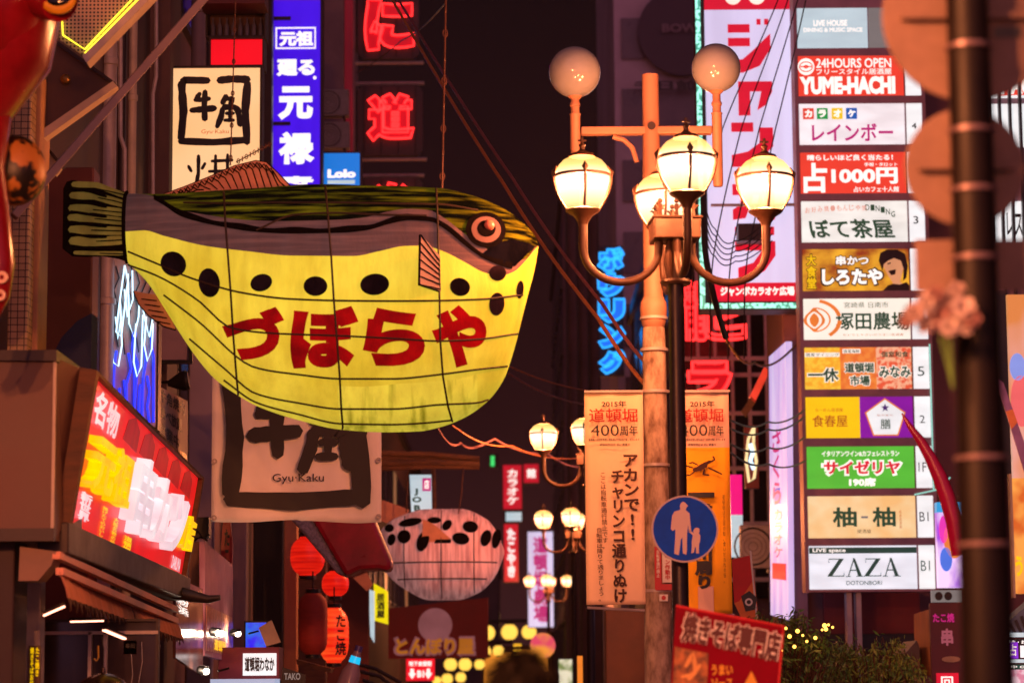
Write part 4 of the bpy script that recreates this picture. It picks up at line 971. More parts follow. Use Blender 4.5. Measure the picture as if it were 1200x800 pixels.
s.brush('lettering', [(4, [(222, 196), (226, 203)]), (4, [(242, 193), (238, 200)]), (4.5, [(234, 184), (234, 205), (231, 222)]), (4, [(249, 191), (274, 190)]), (4, [(246, 203), (275, 202)]), (4, [(254, 184), (254, 214)]), (4, [(268, 183), (268, 214)])], m_navy, -.105)
# red box and glass boxes above it
s = Sg('light_box_sign', 'plain red lit box above the cream sign', 'sign', 246, 46, 310, 80, 31.7); s.frame('frame', 246, 46, 310, 80, 1.8, -.1, .3, m_dark); s.box('face', 248, 48, 308, 78, -.06, .28, glow('plain_red_acrylic', '#f4061e', .95, .12, 2))
s = Sg('bottle_shelf', 'small dark shelf of glass bottles above the red lit box', 'shelf', 242, 10, 312, 46, 31.9)
s.frame('frame', 242, 10, 312, 46, 2, -.1, .3, m_dark); s.box('back_panel', 244, 12, 310, 44, .25, .29, m_plum)
m_bot = mat('smoky_bottle_glass', '#6d6a86', .1, var=.3, scale=6)
for i in range(8):
    px = 249+i*8; MB().lathe([(.0, 0), (.03, 0), (.03, .16), (.012, .2), (.012, .26), (0, .26)], 10, (s.x(px), .05, s.z(43.5))).build('bottle', m_bot, s.root, smooth=True)
s = Sg('awning_box', 'dark red awning box at the top edge above the bottle shelf', 'awning', 236, -20, 312, 9, 31.4); s.box('box', 236, -20, 312, 9, -.2, .3, mat('dark_red_sheet', '#5c1420', .5, var=.25))
# purple sign
s = Sg('light_box_sign', 'tall vertical purple blue sign with white rounded characters', 'sign', 316, -20, 378, 219, 45)
s.box('cabinet', 316, -25, 378, 219, .0, .4, m_dark); s.box('face', 319, 2, 375, 217, -.03, 0, glow('backlit_ultraviolet', '#4310ee', .95, .12, (2, 1, .6), col2='#3a08d8')); s.box('top_band', 319, -22, 375, 1.5, -.03, 0, glow('backlit_violet', '#5a18d8', .8, .1))
s.frame('lettering_box', 323, 33, 370, 58, 1.4, -.05, -.03, m_wl)
for t, x0, y0, x1, y1 in (('元祖', 327, 37, 367, 55), ('廻る', 324, 70, 369, 90), ('元', 326, 102, 367, 141), ('禄', 327, 155, 369, 193), ('寿', 328, 207, 368, 240)):
    s.text('lettering', t, x0, y0, x1, min(y1, 216.5) if t != '寿' else 217, m_wl, -.036, .05)
s.disc('mark', 369, 92, 2, -.04, -.035, m_wl)
B = MB()
for py in (23, 146): B.box(s.x(300), s.x(341), -.10, -.05, s.z(py+2), s.z(py-2))
B.build('bracket', m_dark, s.root)
# light blue lit sign
s = Sg('light_box_sign', 'small sky blue lit sign beside the foot of the purple sign', 'sign', 377, 178, 424, 218, 47)
s.box('cabinet', 377, 178, 424, 230, 0, .3, m_dark); s.box('face', 379.5, 180, 421.5, 228, -.03, 0, glow('backlit_sky_blue', '#0f7be0', .95, .1, 2)); s.text('lettering', 'Lolo', 384, 199, 417, 209, m_wl, -.035, .06); s.box('white_strip', 384, 211.5, 416, 216, -.036, -.03, W2)
# red neon character panels
def neon_panel(label, x0, y0, x1, y1, ch, c):
    s = Sg('neon_sign', label, 'neon sign', x0, y0, x1, y1, 66, group='red neon character panels')
    pts = [(x0+6, y0), (x1-6, y0), (x1, y0+6), (x1, y1-6), (x1-6, y1), (x0+6, y1), (x0, y1-6), (x0, y0+6)]
    s.poly('backboard', pts, 0, .25, mat('charcoal_backboard', '#4a3c42', .6, var=.2)); s.tubes('rail', [[(x0-4, y0-3), (x1+2, y0-3)], [(x0-4, y1+4), (x1+5, y1+4)]], .05, m_grey, .1)
    s.text('lettering', ch, *c, m_dimred, -.03, .07); s.neon('neon_tube', ch, *c, NEONR, -.09, .028, .075)
    B = MB()
    for i in range(4): q = s.x(x0+8+(x1-x0-16)*i/3); B.tube([(q, -.02, s.z(y0+2)), (q, -.02, s.z(y1-2))], .012, 5)
    B.build('wire_guard', m_dark, s.root)
neon_panel('black panel with a red neon hiragana character at the top of the street', 419, -12, 491, 69, 'に', (428, 0, 485, 60))
neon_panel('black panel with a dense red neon kanji below the other neon panel', 419, 100, 495, 182, '道', (431, 111, 485, 166))
neon_panel('lowest black neon panel, its red tube barely showing over the fish back', 419, 208, 495, 290, '楽', (436, 215, 482, 275))
B = MB(); pp = P(411, 100, 66); B.box(-.12, .12, 0, .2, -20, 8).build('sign_mast', m_mauve, loc=pp, tag=('vertical mast to the left of the red neon panels', 'mast'))

# ------------------------------------------------------------------ red octopus and its neighbours at top left
m_oct = mat('glossy_red_fibreglass', '#8c0e1e', .22, var=.35, scale=3, bump=.05)
OY = 16.0; oc = P(-68, 10, OY); ok_ = OY/F
O = EMPTY('octopus_sculpture', oc, 'huge glossy red octopus sculpture at the left edge with a yellow ringed eye', 'sculpture')
B = MB(); B.ball((0, 0, 0), (.74, .66, .70), 36, 24)
B.build('head', m_oct, O, smooth=True)
lo = lambda px, py, Y=OY: P(px-4, py, Y)-oc
B = MB(); B.tube([lo(8, -40), lo(-14, 50), lo(-62, 120), lo(-95, 190), lo(-110, 240)], [.43, .45, .41, .34, .22], 24); B.build('brow', m_oct, O, smooth=True)
B = MB(); B.tube([lo(-60, 60), lo(-20, 130), lo(-20, 200), lo(-6, 260), lo(2, 310), lo(-2, 345), lo(-14, 372), lo(-30, 380)], [.25, .225, .16, .124, .104, .096, .08, .045], 18)
t_ = B.build('tentacle', m_oct, O, smooth=True)
B = MB()
for i, (px, py, r) in enumerate(((6, 325, 7), (4, 346, 6.5), (-4, 363, 5.5))): B.lathe([(r*ok_*.35, 0), (r*ok_*.6, .012), (r*ok_, .012), (r*ok_*1.1, 0)], 16, lo(px, py, OY-.095), Matrix.Rotation(PI/2, 3, 'X'))
B.build('sucker', mat('cream_sucker', '#e0b49a', .35, var=.15), t_, smooth=True)
ec = lo(74, 2, OY-.42); Mx = Matrix.Rotation(math.radians(70), 3, 'X')
MB().tube([lo(40, -10, OY-.15), ec], [.16, .13], 20).build('eye_stalk', m_oct, O, smooth=True)
e_ = MB().lathe([(.075, -.02), (.10, .0), (.112, .03), (.10, .05), (.08, .05)], 28, ec, Mx).build('eye', mat('yellow_rim_paint', '#d89a1a', .3, var=.15), O, smooth=True)
MB().ball(ec+Vector((0, -.03, .0)), (.088, .05, .085), 24, 14).build('pupil', mat('gloss_black', '#0a0708', .08, var=.1), e_, smooth=True)
m_ball = mat('toasted_batter', '#b0702a', .45, var=.3, scale=7, bump=.3, col2='#120a06', detail=2)
m_ball.node_tree.nodes['Color Ramp'].color_ramp.elements[0].position = .46; m_ball.node_tree.nodes['Color Ramp'].color_ramp.elements[1].position = .54
bc = P(18, 200, 16.3); B = MB(); B.ball((0, 0, 0), (.20, .20, .23), 32, 20); B.build('dumpling_sculpture', m_ball, loc=bc, smooth=True, tag=('mottled brown batter ball sculpture tucked under the red octopus', 'sculpture'))
# yellow neon perforated panel
s = Sg('neon_sign', 'perforated metal panel edged with a double yellow neon tube at the top', 'sign', 70, -60, 178, 72, 19.5)
s.poly('perforated_sheet', [(70, -60), (178, -60), (178, -14), (100, 66), (70, 46)], 0, .03, dots('perforated_steel', '#b89a72', '#140e0a', .030, .30, .4, .2))
yn = glow('yellow_neon_tube', '#fff03a', 2.2, .05, 2)
s.tubes('neon_tube', [[(177, -22), (101, 59), (75, 42), (74, 25)], [(180, -17), (101, 63.5)]], .0065, yn, -.03)
s.poly('edge_band', [(99, 68), (180, -12), (190, -12), (104, 76)], -.06, .12, m_cream)
# wedge shaped soffit and struts
Y1 = 20.6
s = Sg('canopy', 'brown wedge shaped canopy underside with a round knob and cream edge', 'canopy', 36, 46, 139, 166, Y1)
s.poly('soffit', [(66, 50), (134, 100), (48, 160), (30, 150), (30, 40)], 0, .04, mat('brown_soffit_board', '#5f4436', .55, var=.3, scale=2))
s.poly('fascia', [(134, 98), (139, 104), (52, 166), (44, 160)], -.08, .06, m_cream); s.poly('edge_trim', [(65, 47), (136, 98), (134, 101), (63, 51)], -.03, .05, m_dark)
MB().ball((s.x(77), -.03, s.z(94)), .042, 16, 10).build('knob', mat('brass_knob', '#8a6a3a', .3, .7, var=.2), s.root, smooth=True)
s = Sg('canopy', 'cream edged slanting board crossing behind the octopus tentacle', 'canopy', 20, 134, 74, 205, 20.9); s.poly('board', [(24, 134), (74, 196), (66, 206), (16, 160)], 0, .06, m_cream); s.poly('edge_trim', [(25, 133), (76, 196), (73, 198), (23, 136)], -.03, .05, m_dark)
a = P(248, -12, 20.0); b_ = P(16, 254, 19.4)
B = MB().beam(Vector((0, 0, 0)), b_-a, .10, .065); B.build('steel_strut', mat('grey_mauve_steel', '#85706e', .45, .2, var=.2, scale=3), loc=a, bevel=.006, tag=('long diagonal steel strut crossing from the top to the left edge', 'strut'))
# navy round hood beside the tail
s = Sg('awning_hood', 'navy blue rounded hood below the fish tail', 'awning', 62, 366, 110, 436, 21); s.poly('hood', [(60, 420), (72, 395), (90, 376), (107, 367), (107, 436), (64, 436)], 0, .3, mat('navy_canvas', '#18244e', .7, var=.2, scale=3))
# ------------------------------------------------------------------ blue neon waterfall panel
s = Sg('neon_sign', 'pale panel of white neon loops over deep blue neon, under the fish tail', 'neon sign', 107, 300, 184, 500, 27)
s.box('frame', 106, 296, 185, 503, .05, .3, m_dark); s.box('backboard', 107.5, 298, 183, 500, 0, .05, mat('white_sheet', '#c8b8b4', .4, var=.2, scale=3))
wn = glow('white_neon_tube', '#bfe8ff', 1.8, .04, 2); bn = glow('blue_neon_tube', '#1c34ff', 1.7, .2, 2); un = mat('unlit_glass_tube', '#2a2430', .2, var=.2)
s.tubes('neon_tube', [[(146, 312), (140, 360), (137, 390), (143, 395), (150, 330), (146, 312)], [(132, 345), (130, 400), (134, 425), (140, 430), (144, 405), (141, 350)],
    [(150, 322), (152, 380), (158, 396), (163, 372), (164, 345)], [(160, 380), (158, 425), (162, 442), (167, 430), (168, 370)], [(172, 372), (170, 405), (174, 424), (179, 410), (180, 380)],
    [(155, 318), (156, 352), (150, 372), (146, 340)], [(166, 352), (172, 382), (176, 396), (180, 372)], [(136, 372), (139, 398), (143, 372)]], .0095, wn, -.06)
L_ = []
for i in range(16):
    x = 110+i*4.6+random.uniform(-1, 1); y0 = 368+random.uniform(0, 70)+(20 if 128 < x < 176 else 0); L_.append([(x, y0), (x+random.uniform(-4, 4), y0+18), (x+random.uniform(-3, 3), y0+36), (x+random.uniform(-4, 4), 495)])
s.tubes('blue_neon_tube', L_, .014, bn, -.035)
L_ = []
for i in range(9):
    x = 111+i*8; y0 = 302+random.uniform(0, 20); L_.append([(x, y0), (x+4, y0+14), (x-2, y0+28), (x+3, y0+46), (x, y0+70), (x+4, y0+95)])
s.tubes('unlit_tube', L_, .008, un, -.02)
# ------------------------------------------------------------------ menu board, window frame, floodlight
Q = Quad('menu_board', 'cream menu board with slanted black lettering under the black floodlight', 'menu board', [(186, 452, 29), (220, 470, 31), (220, 548, 31), (186, 516, 29)])
Q.slab('board', 0, 0, 1, 1, -.04, 0, mat('lit_cream_board', '#d2b098', .6, var=.15, scale=2)); 
for i, t in enumerate(('牛角焼肉', '食べ放題', '営業中')): Q.text('lettering', t, .02, .04+i*.3, .88-.1*i, .26+i*.3, m_navy, .006, .03)
Q.text('lettering', '17時', .72, .82, .95, .93, m_or, .006, .02)
s = Sg('wall_window', 'small black framed window above the black floodlight', 'window', 185, 370, 224, 428, 29.4); s.frame('frame', 185, 340, 226, 426, 4, -.05, .05, m_blk); s.box('pane', 189, 344, 222, 422, 0, .03, mat('mauve_blind', '#9c8088', .6, var=.15))
s = Sg('floodlight', 'round black floodlight on a short arm beside the menu board', 'floodlight', 184, 436, 223, 460, 28.6)
MB().tube([(s.x(184), .1, s.z(447)), (s.x(203), 0, s.z(447))], [.018, .018], 8).build('arm', m_blk, s.root); MB().lathe([(.03, -.14), (.05, -.10), (.075, -.05), (.11, .02), (.118, .07), (.10, .10), (0, .10)], 20, (s.x(211), 0, s.z(447)), Matrix.Rotation(math.radians(80), 3, 'Y')).build('lamp_head', m_blk, s.root, smooth=True)
# ------------------------------------------------------------------ hanging cloth with brush logo
s = Sg('cloth_banner', 'large pinkish cloth banner with a black brush square and two characters', 'banner', 248, 440, 447, 610, 27)
n, mr = 36, 24; b = MB(); 
for j in range(mr+1):
    for i in range(n+1):
        u, v = i/n, j/mr; px = 248+199*u; py = 425+(185+(1.5*math.sin(u*9)+ (1.5 if u > .5 else 0)))*v
        b.v.append((s.x(px), .016*math.sin(u*15+v*1.5)+.01*math.sin(u*31), s.z(py)))
for j in range(mr):
    for i in range(n): a = j*(n+1)+i; b.f.append((a, a+1, a+n+2, a+n+1)); b.m.append(0)
o = b.build('cloth', mat('white_banner_cloth', '#f6eae6', .8, var=.10, scale=2), s.root, smooth=True); so = o.modifiers.new('thick', 'SOLIDIFY'); so.thickness = .004
m_bink = mat('black_banner_ink', '#231a20', .6, var=.25, scale=4)
gyu(s, 264, 428, 432, 596, m_bink, -.035, 17); s.text('lettering', 'Gyu·Kaku', 320, 555, 380, 567, m_bink, -.035, .0)
s.box('top_rod', 244, 422, 450, 426, -.02, .02, m_grey)
for px, py in ((444, 606), (444, 540), (444, 470), (252, 606), (252, 540)): MB().lathe([(.012, 0), (.03, 0), (.03, .01), (.012, .01)], 12, (s.x(px), -.04, s.z(py)), Matrix.Rotation(PI/2, 3, 'X')).build('eyelet', m_grey, s.root)

# ------------------------------------------------------------------ shop front at lower left: sign box, red lit board, awning
NY = 17.6
s = Sg('shop_canopy_box', 'brown sheet metal box above the shop at the lower left', 'shop front', -60, 412, 106, 640, NY)
m_bx = mat('brown_sheet_metal', '#5a372e', .45, .2, var=.3, scale=1.2)
s.poly('box', [(-60, 414), (63, 414), (63, 632), (-60, 632)], 0, 1.2, m_bx); s.poly('lid', [(-60, 411), (66, 411), (66, 424), (-60, 422)], -.05, 1.2, m_dark)
B = MB(); a = P(63, 415, NY)-s.C; 
side = [P(63, 418, NY), P(106, 437, NY+.5), P(78, 612, NY+.5), P(63, 632, NY)]
B.add([q-s.C for q in side]+[q-s.C+Vector((-.05, .3, 0)) for q in side], [(0, 1, 2, 3), (7, 6, 5, 4), (0, 4, 5, 1), (1, 5, 6, 2), (2, 6, 7, 3), (3, 7, 4, 0)]).build('side_sheet', m_bx, s.root)
s.box('seam_strip', 61.5, 420, 64.5, 632, -.02, .01, m_cream); s.box('base_rail', -60, 619, 66, 634, -.04, .02, m_dark)
TLc, TRc, BRc, BLc = (108, 439, 18.1), (232, 560, 26), (211, 682, 26), (77, 614, 18.1)
Q = Quad('light_box_sign', 'slanted bright red lit shop board with raised yellow and white characters', 'sign', [TLc, TRc, BRc, BLc])
Q.slab('face', 0, 0, 1, 1, -.05, 0, glow('backlit_scarlet', '#ee1418', .92, .3, 2.5, col2='#c8101a')); Q.frame('frame', .018, .022, -.08, .05, m_wood)
m_yk = glow('lit_yellow_letter', '#ffd400', .98, .1, 3, col2='#f0b000'); m_wk = glow('lit_white_letter', '#f4e6ea', .95, .1, 3, col2='#e4c4ce')
m_ysd = mat('yellow_letter_side', '#c89000', .5, var=.15)
Q.text('lettering', '元祖', .03, .33, .30, .72, m_yk, .10, .03, th=.10); Q.text('lettering', '串カツ', .33, .26, .83, .84, m_wk, .12, .03, th=.12); Q.text('lettering', '店', .85, .40, 1.0-.02, .72, m_yk, .09, .03, th=.09)
Q.text('lettering', '新世界', .04, .74, .12, .93, m_wk, .02, .05, True); Q.text('lettering', '名物', .03, .05, .20, .28, m_wk, .02, .03); Q.text('lettering', 'DARUMA', .86, .80, .96, .92, m_wk, .01, .03)
Q.text('lettering', '揚げたてのおいしさ', .20, .75, .24, .99, m_yk, .01, .03, True); Q.text('lettering', '大阪名物の味', .29, .78, .33, .98, m_yk, .01, .03, True); Q.text('lettering', '道頓堀', .39, .86, .46, .98, m_yk, .01, .03, True)
for i in range(5): Q.slab('red_patch', .28+.14*i, .02+.02*i, .37+.14*i, .22+.02*i, 0, .004, glow('scarlet_patch', '#c20e1c', .7, .3, 4), pts=[(.26+.14*i, .22), (.28+.14*i, .06), (.33+.14*i, .0), (.38+.14*i, .07), (.38+.14*i, .24)])  # darker red shapes set on the board face
# awning below
A = EMPTY('shop_awning', P(140, 690, 20), 'fringed salmon awning on metal rails below the red lit board', 'awning')
ao = A.location; w = lambda px, py, Y: P(px, py, Y)-Vector(ao)
B = MB().beam(w(62, 630, 17.9), w(210, 690, 25), .22, .22); B.build('beam', m_dark, A, bevel=.01)
for q0, q1 in ((w(66, 650, 17.7), w(206, 714, 24.6)), (w(70, 669, 17.7), w(206, 727, 24.4))): MB().beam(q0, q1, .055, .05).build('rail', mat('salmon_metal', '#c88068', .4, .2, var=.25, scale=3), A)
def valance(u0, u1, name):
    b = MB(); n = 60
    for i in range(n+1):
        u = u0+(u1-u0)*i/n; Y = 17.7+(24.4-17.7)*u; a = w(70+(206-70)*u, 669+58*u, Y); h = (33-10*u)*Y/F*1.15
        j = .01*math.sin(i*1.3)
        b.v += [a, a+Vector((.05+j, -.03, -h*.5)), a+Vector((.07+j, -.05, -h*.82)), a+Vector((.075+j*1.5, -.05, -h*(1.0+.22*random.random()))) if i % 2 else a+Vector((.07, -.05, -h*.84))]
    for i in range(n):
        for k in range(3): q = i*4+k; b.f.append((q, q+1, q+5, q+4)); b.m.append(1 if k == 2 else 0)
    o = b.build(name, [mat('salmon_canvas', '#b06a52', .8, var=.3, scale=(6, 6, 2)), mat('dark_fringe', '#4a2a22', .9, var=.4, scale=20)], A); so = o.modifiers.new('thick', 'SOLIDIFY'); so.thickness = .006
valance(0, .585, 'valance'); valance(.60, 1, 'valance')
s = Sg('shop_gable', 'pale brown bracket panel under the brown box at the lower left', 'bracket', 22, 640, 65, 682, 17.7); s.poly('panel', [(23, 640), (66, 646), (60, 662), (45, 680), (22, 680)], 0, .3, mat('light_brown_panel', '#8c6a56', .6, var=.2))
post('shop_wall', 'dark red brown wall at the lower left corner', 'wall', -60, 22, 17.8, .5, mat('oxblood_wall', '#2e1214', .6, var=.3, scale=1), z1=2.6)
post('steel_column', 'round shop column with a small amber lit strip at the lower left', 'column', 30, 53, 19, .2, m_grey, z1=2.5)
s = Sg('menu_strip', 'narrow amber strip of glowing lettering on the column at the lower left', 'sign', 33, 756, 47, 830, 18.9); s.box('strip', 33, 756, 47, 830, 0, .03, mat('brown_film', '#6a4a34', .4)); s.text('lettering', '焼きそばお好み焼き', 35, 758, 39.5, 828, m_yel, -.006, .03, True); s.text('lettering', 'たこ焼き 串かつ', 41, 758, 46, 826, m_yel, -.006, .03, True)
s = Sg('shop_window', 'dim shop window behind the column at the lower left', 'window', 52, 730, 186, 840, 21); s.frame('frame', -20, 725, 186, 860, 3, -.05, .05, m_dark); s.box('pane', -17, 728, 183, 857, 0, .03, mat('dim_brown_glass', '#3a2a26', .15, var=.4, scale=1)); s.box('transom', -20, 739, 186, 743, -.06, .0, m_grey); s.box('bar', 104, 740, 108, 857, -.06, 0, m_grey); s.box('bar', 122, 740, 126, 857, -.06, 0, m_grey)
m_tube = glow('pink_white_strip_light', '#ffa486', 5, .1, 2)
for i, (a, b_) in enumerate((((51, 721, 18.5), (76, 710, 18.5)), ((84, 728, 19.5), (120, 727, 19.8)), ((122, 738, 20.5), (146, 748, 21)), ((160, 744, 22), (183, 746, 22.3)), ((165, 751, 22), (185, 759, 22.6)))):
    a_ = P(*a); d = P(*b_)-a_; B = MB().beam(Vector((0, 0, 0)), d, .03, .012); o = B.build('strip_light', m_tube, loc=a_)
    TAG(o, ('first strip light from the left under the fringed awning', 'flat horizontal strip light under the middle of the awning', 'slanted strip light just right of the yellow hook', 'upper of the two strip lights at the right end of the awning', 'lower of the two strip lights at the right end of the awning')[i], 'strip light', 'strip lights under the awning')
    MB().beam(Vector((0, 0, .02)), d+Vector((0, 0, .02)), .05, .02).build('housing', m_dark, o)
s = Sg('hanging_pan', 'rounded dark metal pan lid hanging at the bottom left', 'pan', 92, 786, 150, 812, 19); MB().lathe([(.20, -.16), (.19, -.10), (.15, -.05), (.08, -.015), (.02, 0), (.012, .04), (0, .045)], 28, (0, 0, s.z(788))).build('lid', mat('dark_pan_metal', '#4a3a38', .25, .8, var=.3), s.root, smooth=True); s.tubes('hook', [[(121, 784), (121, 760), (118, 745)]], .004, m_dark)
B = MB(); s = Sg('', '', '', 105, 755, 120, 775, 19.2, root=False); B.tube([(s.x(115), 0, s.z(756)), (s.x(115.5), 0, s.z(770)), (s.x(113), 0, s.z(774)), (s.x(110.5), 0, s.z(771))], .006, 8); B.build('yellow_hook', mat('yellow_plastic', '#c89a2a', .4), loc=s.C, smooth=True, tag=('small yellow hook hanging under the awning', 'hook'))
s = Sg('price_card', 'small orange brown card hanging on strings under the awning', 'card', 145, 749, 160, 766, 21); s.box('card', 145, 750, 160, 766, 0, .004, mat('orange_card', '#b06428', .6)); s.text('lettering', '本日', 147, 753, 158, 759, m_bk, -.004, .02); s.tubes('string', [[(154, 766), (156, 790), (152, 815)], [(166, 752), (167, 775), (163, 800)]], .002, m_white)
# ------------------------------------------------------------------ glass panels, posters and lamps right of the awning
Q = Quad('glass_panel', 'smoked glass shop panel with white lettering right of the awning', 'panel', [(206, 676, 25), (238, 690, 27.5), (238, 792, 27.5), (206, 770, 25)]); Q.slab('pane', 0, 0, 1, 1, -.03, 0, mat('copper_glass', '#8a5648', .12, .4, var=.5, scale=(3, 3, .6))); Q.text('lettering', '粉\n浜', .05, .22, .42, .42, m_wl, .01, .02)
Q = Quad('poster', 'pinkish glossy poster board lit by a small spotlight', 'poster', [(240, 634, 27.6), (273, 662, 30), (273, 775, 30), (240, 768, 27.6)]); Q.slab('board', 0, 0, 1, 1, -.06, 0, mat('pink_gloss_board', '#d494a0', .2, var=.3, scale=(1, 1, .8), col2='#b06a84')); Q.slab('printed_band', .05, .55, .95, .95, 0, .004, mat('amber_print', '#d88a5a', .25, var=.4, scale=6, col2='#e8b8a8')); Q.text('lettering', '道頓堀', .3, .82, .7, .93, m_yel, .008, .03)
s = Sg('side_box', 'tan sign side box between the red board and the pink poster', 'box', 222, 606, 240, 690, 27.8); s.box('box', 222, 634, 240, 692, 0, .2, mat('tan_side', '#9a6e5a', .5)); s.box('vent_box', 226, 606, 245, 630, -.05, .2, m_blk); s.tubes('cable', [[(224, 632), (232, 622), (240, 632), (246, 626)], [(228, 634), (236, 628), (244, 634)]], .012, m_cable, -.06)
s = Sg('oval_sign', 'tall narrow red oval sign with black characters seen edge on', 'sign', 258, 596, 274, 700, 30.5, yaw=0); s.disc('board', 266, 650, 6.5, -.05, .05, mat('red_enamel', '#b81c24', .3, var=.15), ry=50); s.text('lettering', 'たこ焼', 263, 620, 270, 685, m_bk, -.06, .04, True)
s = Sg('gutter_spout', 'dark drooping end of the awning rail in front of the pink poster', 'spout', 200, 686, 259, 708, 24.4); MB().tube([(s.x(200), 0, s.z(692)), (s.x(225), -.02, s.z(698)), (s.x(245), -.04, s.z(702)), (s.x(259), -.05, s.z(700))], [.07, .06, .04, .025], 10).build('spout', m_dark, s.root, smooth=True)
m_spot = glow('hot_spot_bulb', '#fff0d8', 6, .02, 2)
def spot(label, px, py, Y, w_):
    s = Sg('spotlight', label, 'spotlight', px-8, py-6, px+8, py+6, Y, group='small shop spotlights')
    MB().lathe([(.02, -.12), (.045, -.1), (.05, 0), (.04, 0)], 14, (0, 0, 0), Matrix.Rotation(math.radians(100), 3, 'Y')).build('housing', m_blk, s.root, smooth=True); MB().ball((-.02, -.02, 0), .038, 12, 8).build('bulb', m_spot, s.root, smooth=True)
    MB().tube([(.1, 0, 0), (.2, .1, .03)], .012, 6).build('arm', m_blk, s.root)
    ld = bpy.data.lights.new('spot_bulb', 'POINT'); ld.energy = w_; ld.color = (1, .72, .5); ld.shadow_soft_size = .03; lo_ = bpy.data.objects.new('spot_bulb', ld); COL.objects.link(lo_); lo_.parent = s.root; lo_.location = (-.06, -.12, 0)
spot('left glowing spotlight on the face of the pink poster', 258, 741, 27.3, 8)
spot('right glowing spotlight just beside the pink poster', 281, 742, 29.5, 6)
spot('white cylinder spotlight below the pink poster', 244, 786, 26.5, 6)
s = Sg('shop_sign', 'white shop sign with black brush lettering on a maroon box', 'sign', 256, 757, 328, 797, 29); s.box('box', 256, 758, 327, 797, 0, .5, mat('maroon_box', '#7a1c30', .5, var=.2)); s.box('face', 285, 765, 324, 791, -.03, 0, W1); s.text('lettering', '道頓堀わなか', 287, 769, 322, 787, m_bk, -.035, .04)
s = Sg('lit_counter', 'bluish lit counter top below the maroon shop sign', 'counter', 250, 794, 325, 830, 28.6); s.box('top', 250, 795, 325, 801, -.3, .3, glow('cold_lit_acrylic', '#aebfe0', .8, .1)); s.box('body', 252, 801, 323, 840, -.2, .25, m_dark)
s = Sg('screen', 'small blue lit screen behind the tilted pale board', 'screen', 288, 728, 312, 762, 31); s.box('bezel', 286, 727, 314, 763, 0, .06, m_blk); s.box('glass', 288, 729, 312, 761, -.01, 0, glow('blue_screen', '#2018f0', 1.0, .5, 6, col2='#1878d8'))
s = Sg('tilted_board', 'pale tilted sign board on a stand beside the blue screen', 'sign board', 300, 724, 330, 760, 30.2); s.poly('board', [(303, 735), (318, 726), (329, 752), (312, 757)], 0, .03, m_cream); s.tubes('stand', [[(318, 756), (322, 775), (322, 830)]], .02, m_dark)
s = Sg('chalk_board', 'dark grey chalk board at the bottom beside the maroon shop sign', 'board', 328, 782, 358, 830, 28); s.poly('board', [(331, 781), (358, 790), (356, 832), (327, 832)], 0, .04, mat('slate', '#3a3230', .8, var=.2)); s.text('lettering', 'TAKO', 333, 788, 352, 796, m_gy, -.006, .02)
# hanging paper lanterns
def plantern(label, px0, py0, px1, py1, Y, m, letters=None, cyl=.5):
    s = Sg('paper_lantern', label, 'lantern', px0, py0, px1, py1, Y, group='red paper lanterns outside the eatery')
    R_ = s.W/2; H = s.z(py0)-s.z(py1); pr = []
    N = 22
    for i in range(N+1):
        t = i/N; r = R_*(1-abs(2*t-1)**(2+cyl*6))**.5 if 0 < t < 1 else 0; r = max(r, R_*.45); pr.append((r*(1-.02*(i % 2)), -H/2+H*t))
    MB().lathe(pr, 28).build('paper_shade', m, s.root, smooth=True)
    B = MB().lathe([(R_*.5, H/2-.01), (R_*.5, H/2+.05), (R_*.2, H/2+.06), (R_*.2, H/2+.02)], 18).lathe([(R_*.2, -H/2-.05), (R_*.5, -H/2-.04), (R_*.5, -H/2+.01), (R_*.3, -H/2+.01)], 18).tube([(0, 0, H/2+.05), (0, 0, H/2+.3)], .012, 6)
    B.build('cap', m_blk, s.root)
    if letters:
        v, f = glyphs(letters, .03, True)
        vs = []
        for a, c in v:
            x = R_*(.15+.7*a); vs.append((x, -math.sqrt(max(0, (R_*1.012)**2-x*x)), -H*.36+H*.72*c))
        MB().add(vs, f).build('lettering', m_bk, s.root)
m_plr = glow('lit_red_paper', '#f2200e', .92, .2, (1, 1, 26), col2='#b80e08'); m_plo = glow('lit_orange_red_paper', '#ff5420', .98, .2, (1.5, 1.5, 16), col2='#e81a0c'); m_pld = mat('unlit_red_paper', '#c03a2a', .7, var=.25, scale=(3, 3, 8))
plantern('bright red paper lantern half hidden by the sushi sculpture', 340, 628, 381, 675, 38, m_plr, cyl=.1)
plantern('bright red paper lantern lower right of the sushi rice', 377, 668, 409, 699, 38.6, m_plr, cyl=.1)
plantern('dull red unlit long paper lantern', 349, 694, 384, 767, 36.5, m_pld, cyl=.7)
plantern('glowing orange red paper lantern with black characters', 374, 711, 409, 777, 38.2, m_plo, 'たこ焼', .25)
s = Sg('lantern_shelf', 'small wooden shelf below the long paper lantern', 'shelf', 350, 770, 392, 790, 37.5); s.poly('shelf', [(349, 772), (390, 783), (388, 788), (350, 778)], -.3, .3, m_wood)
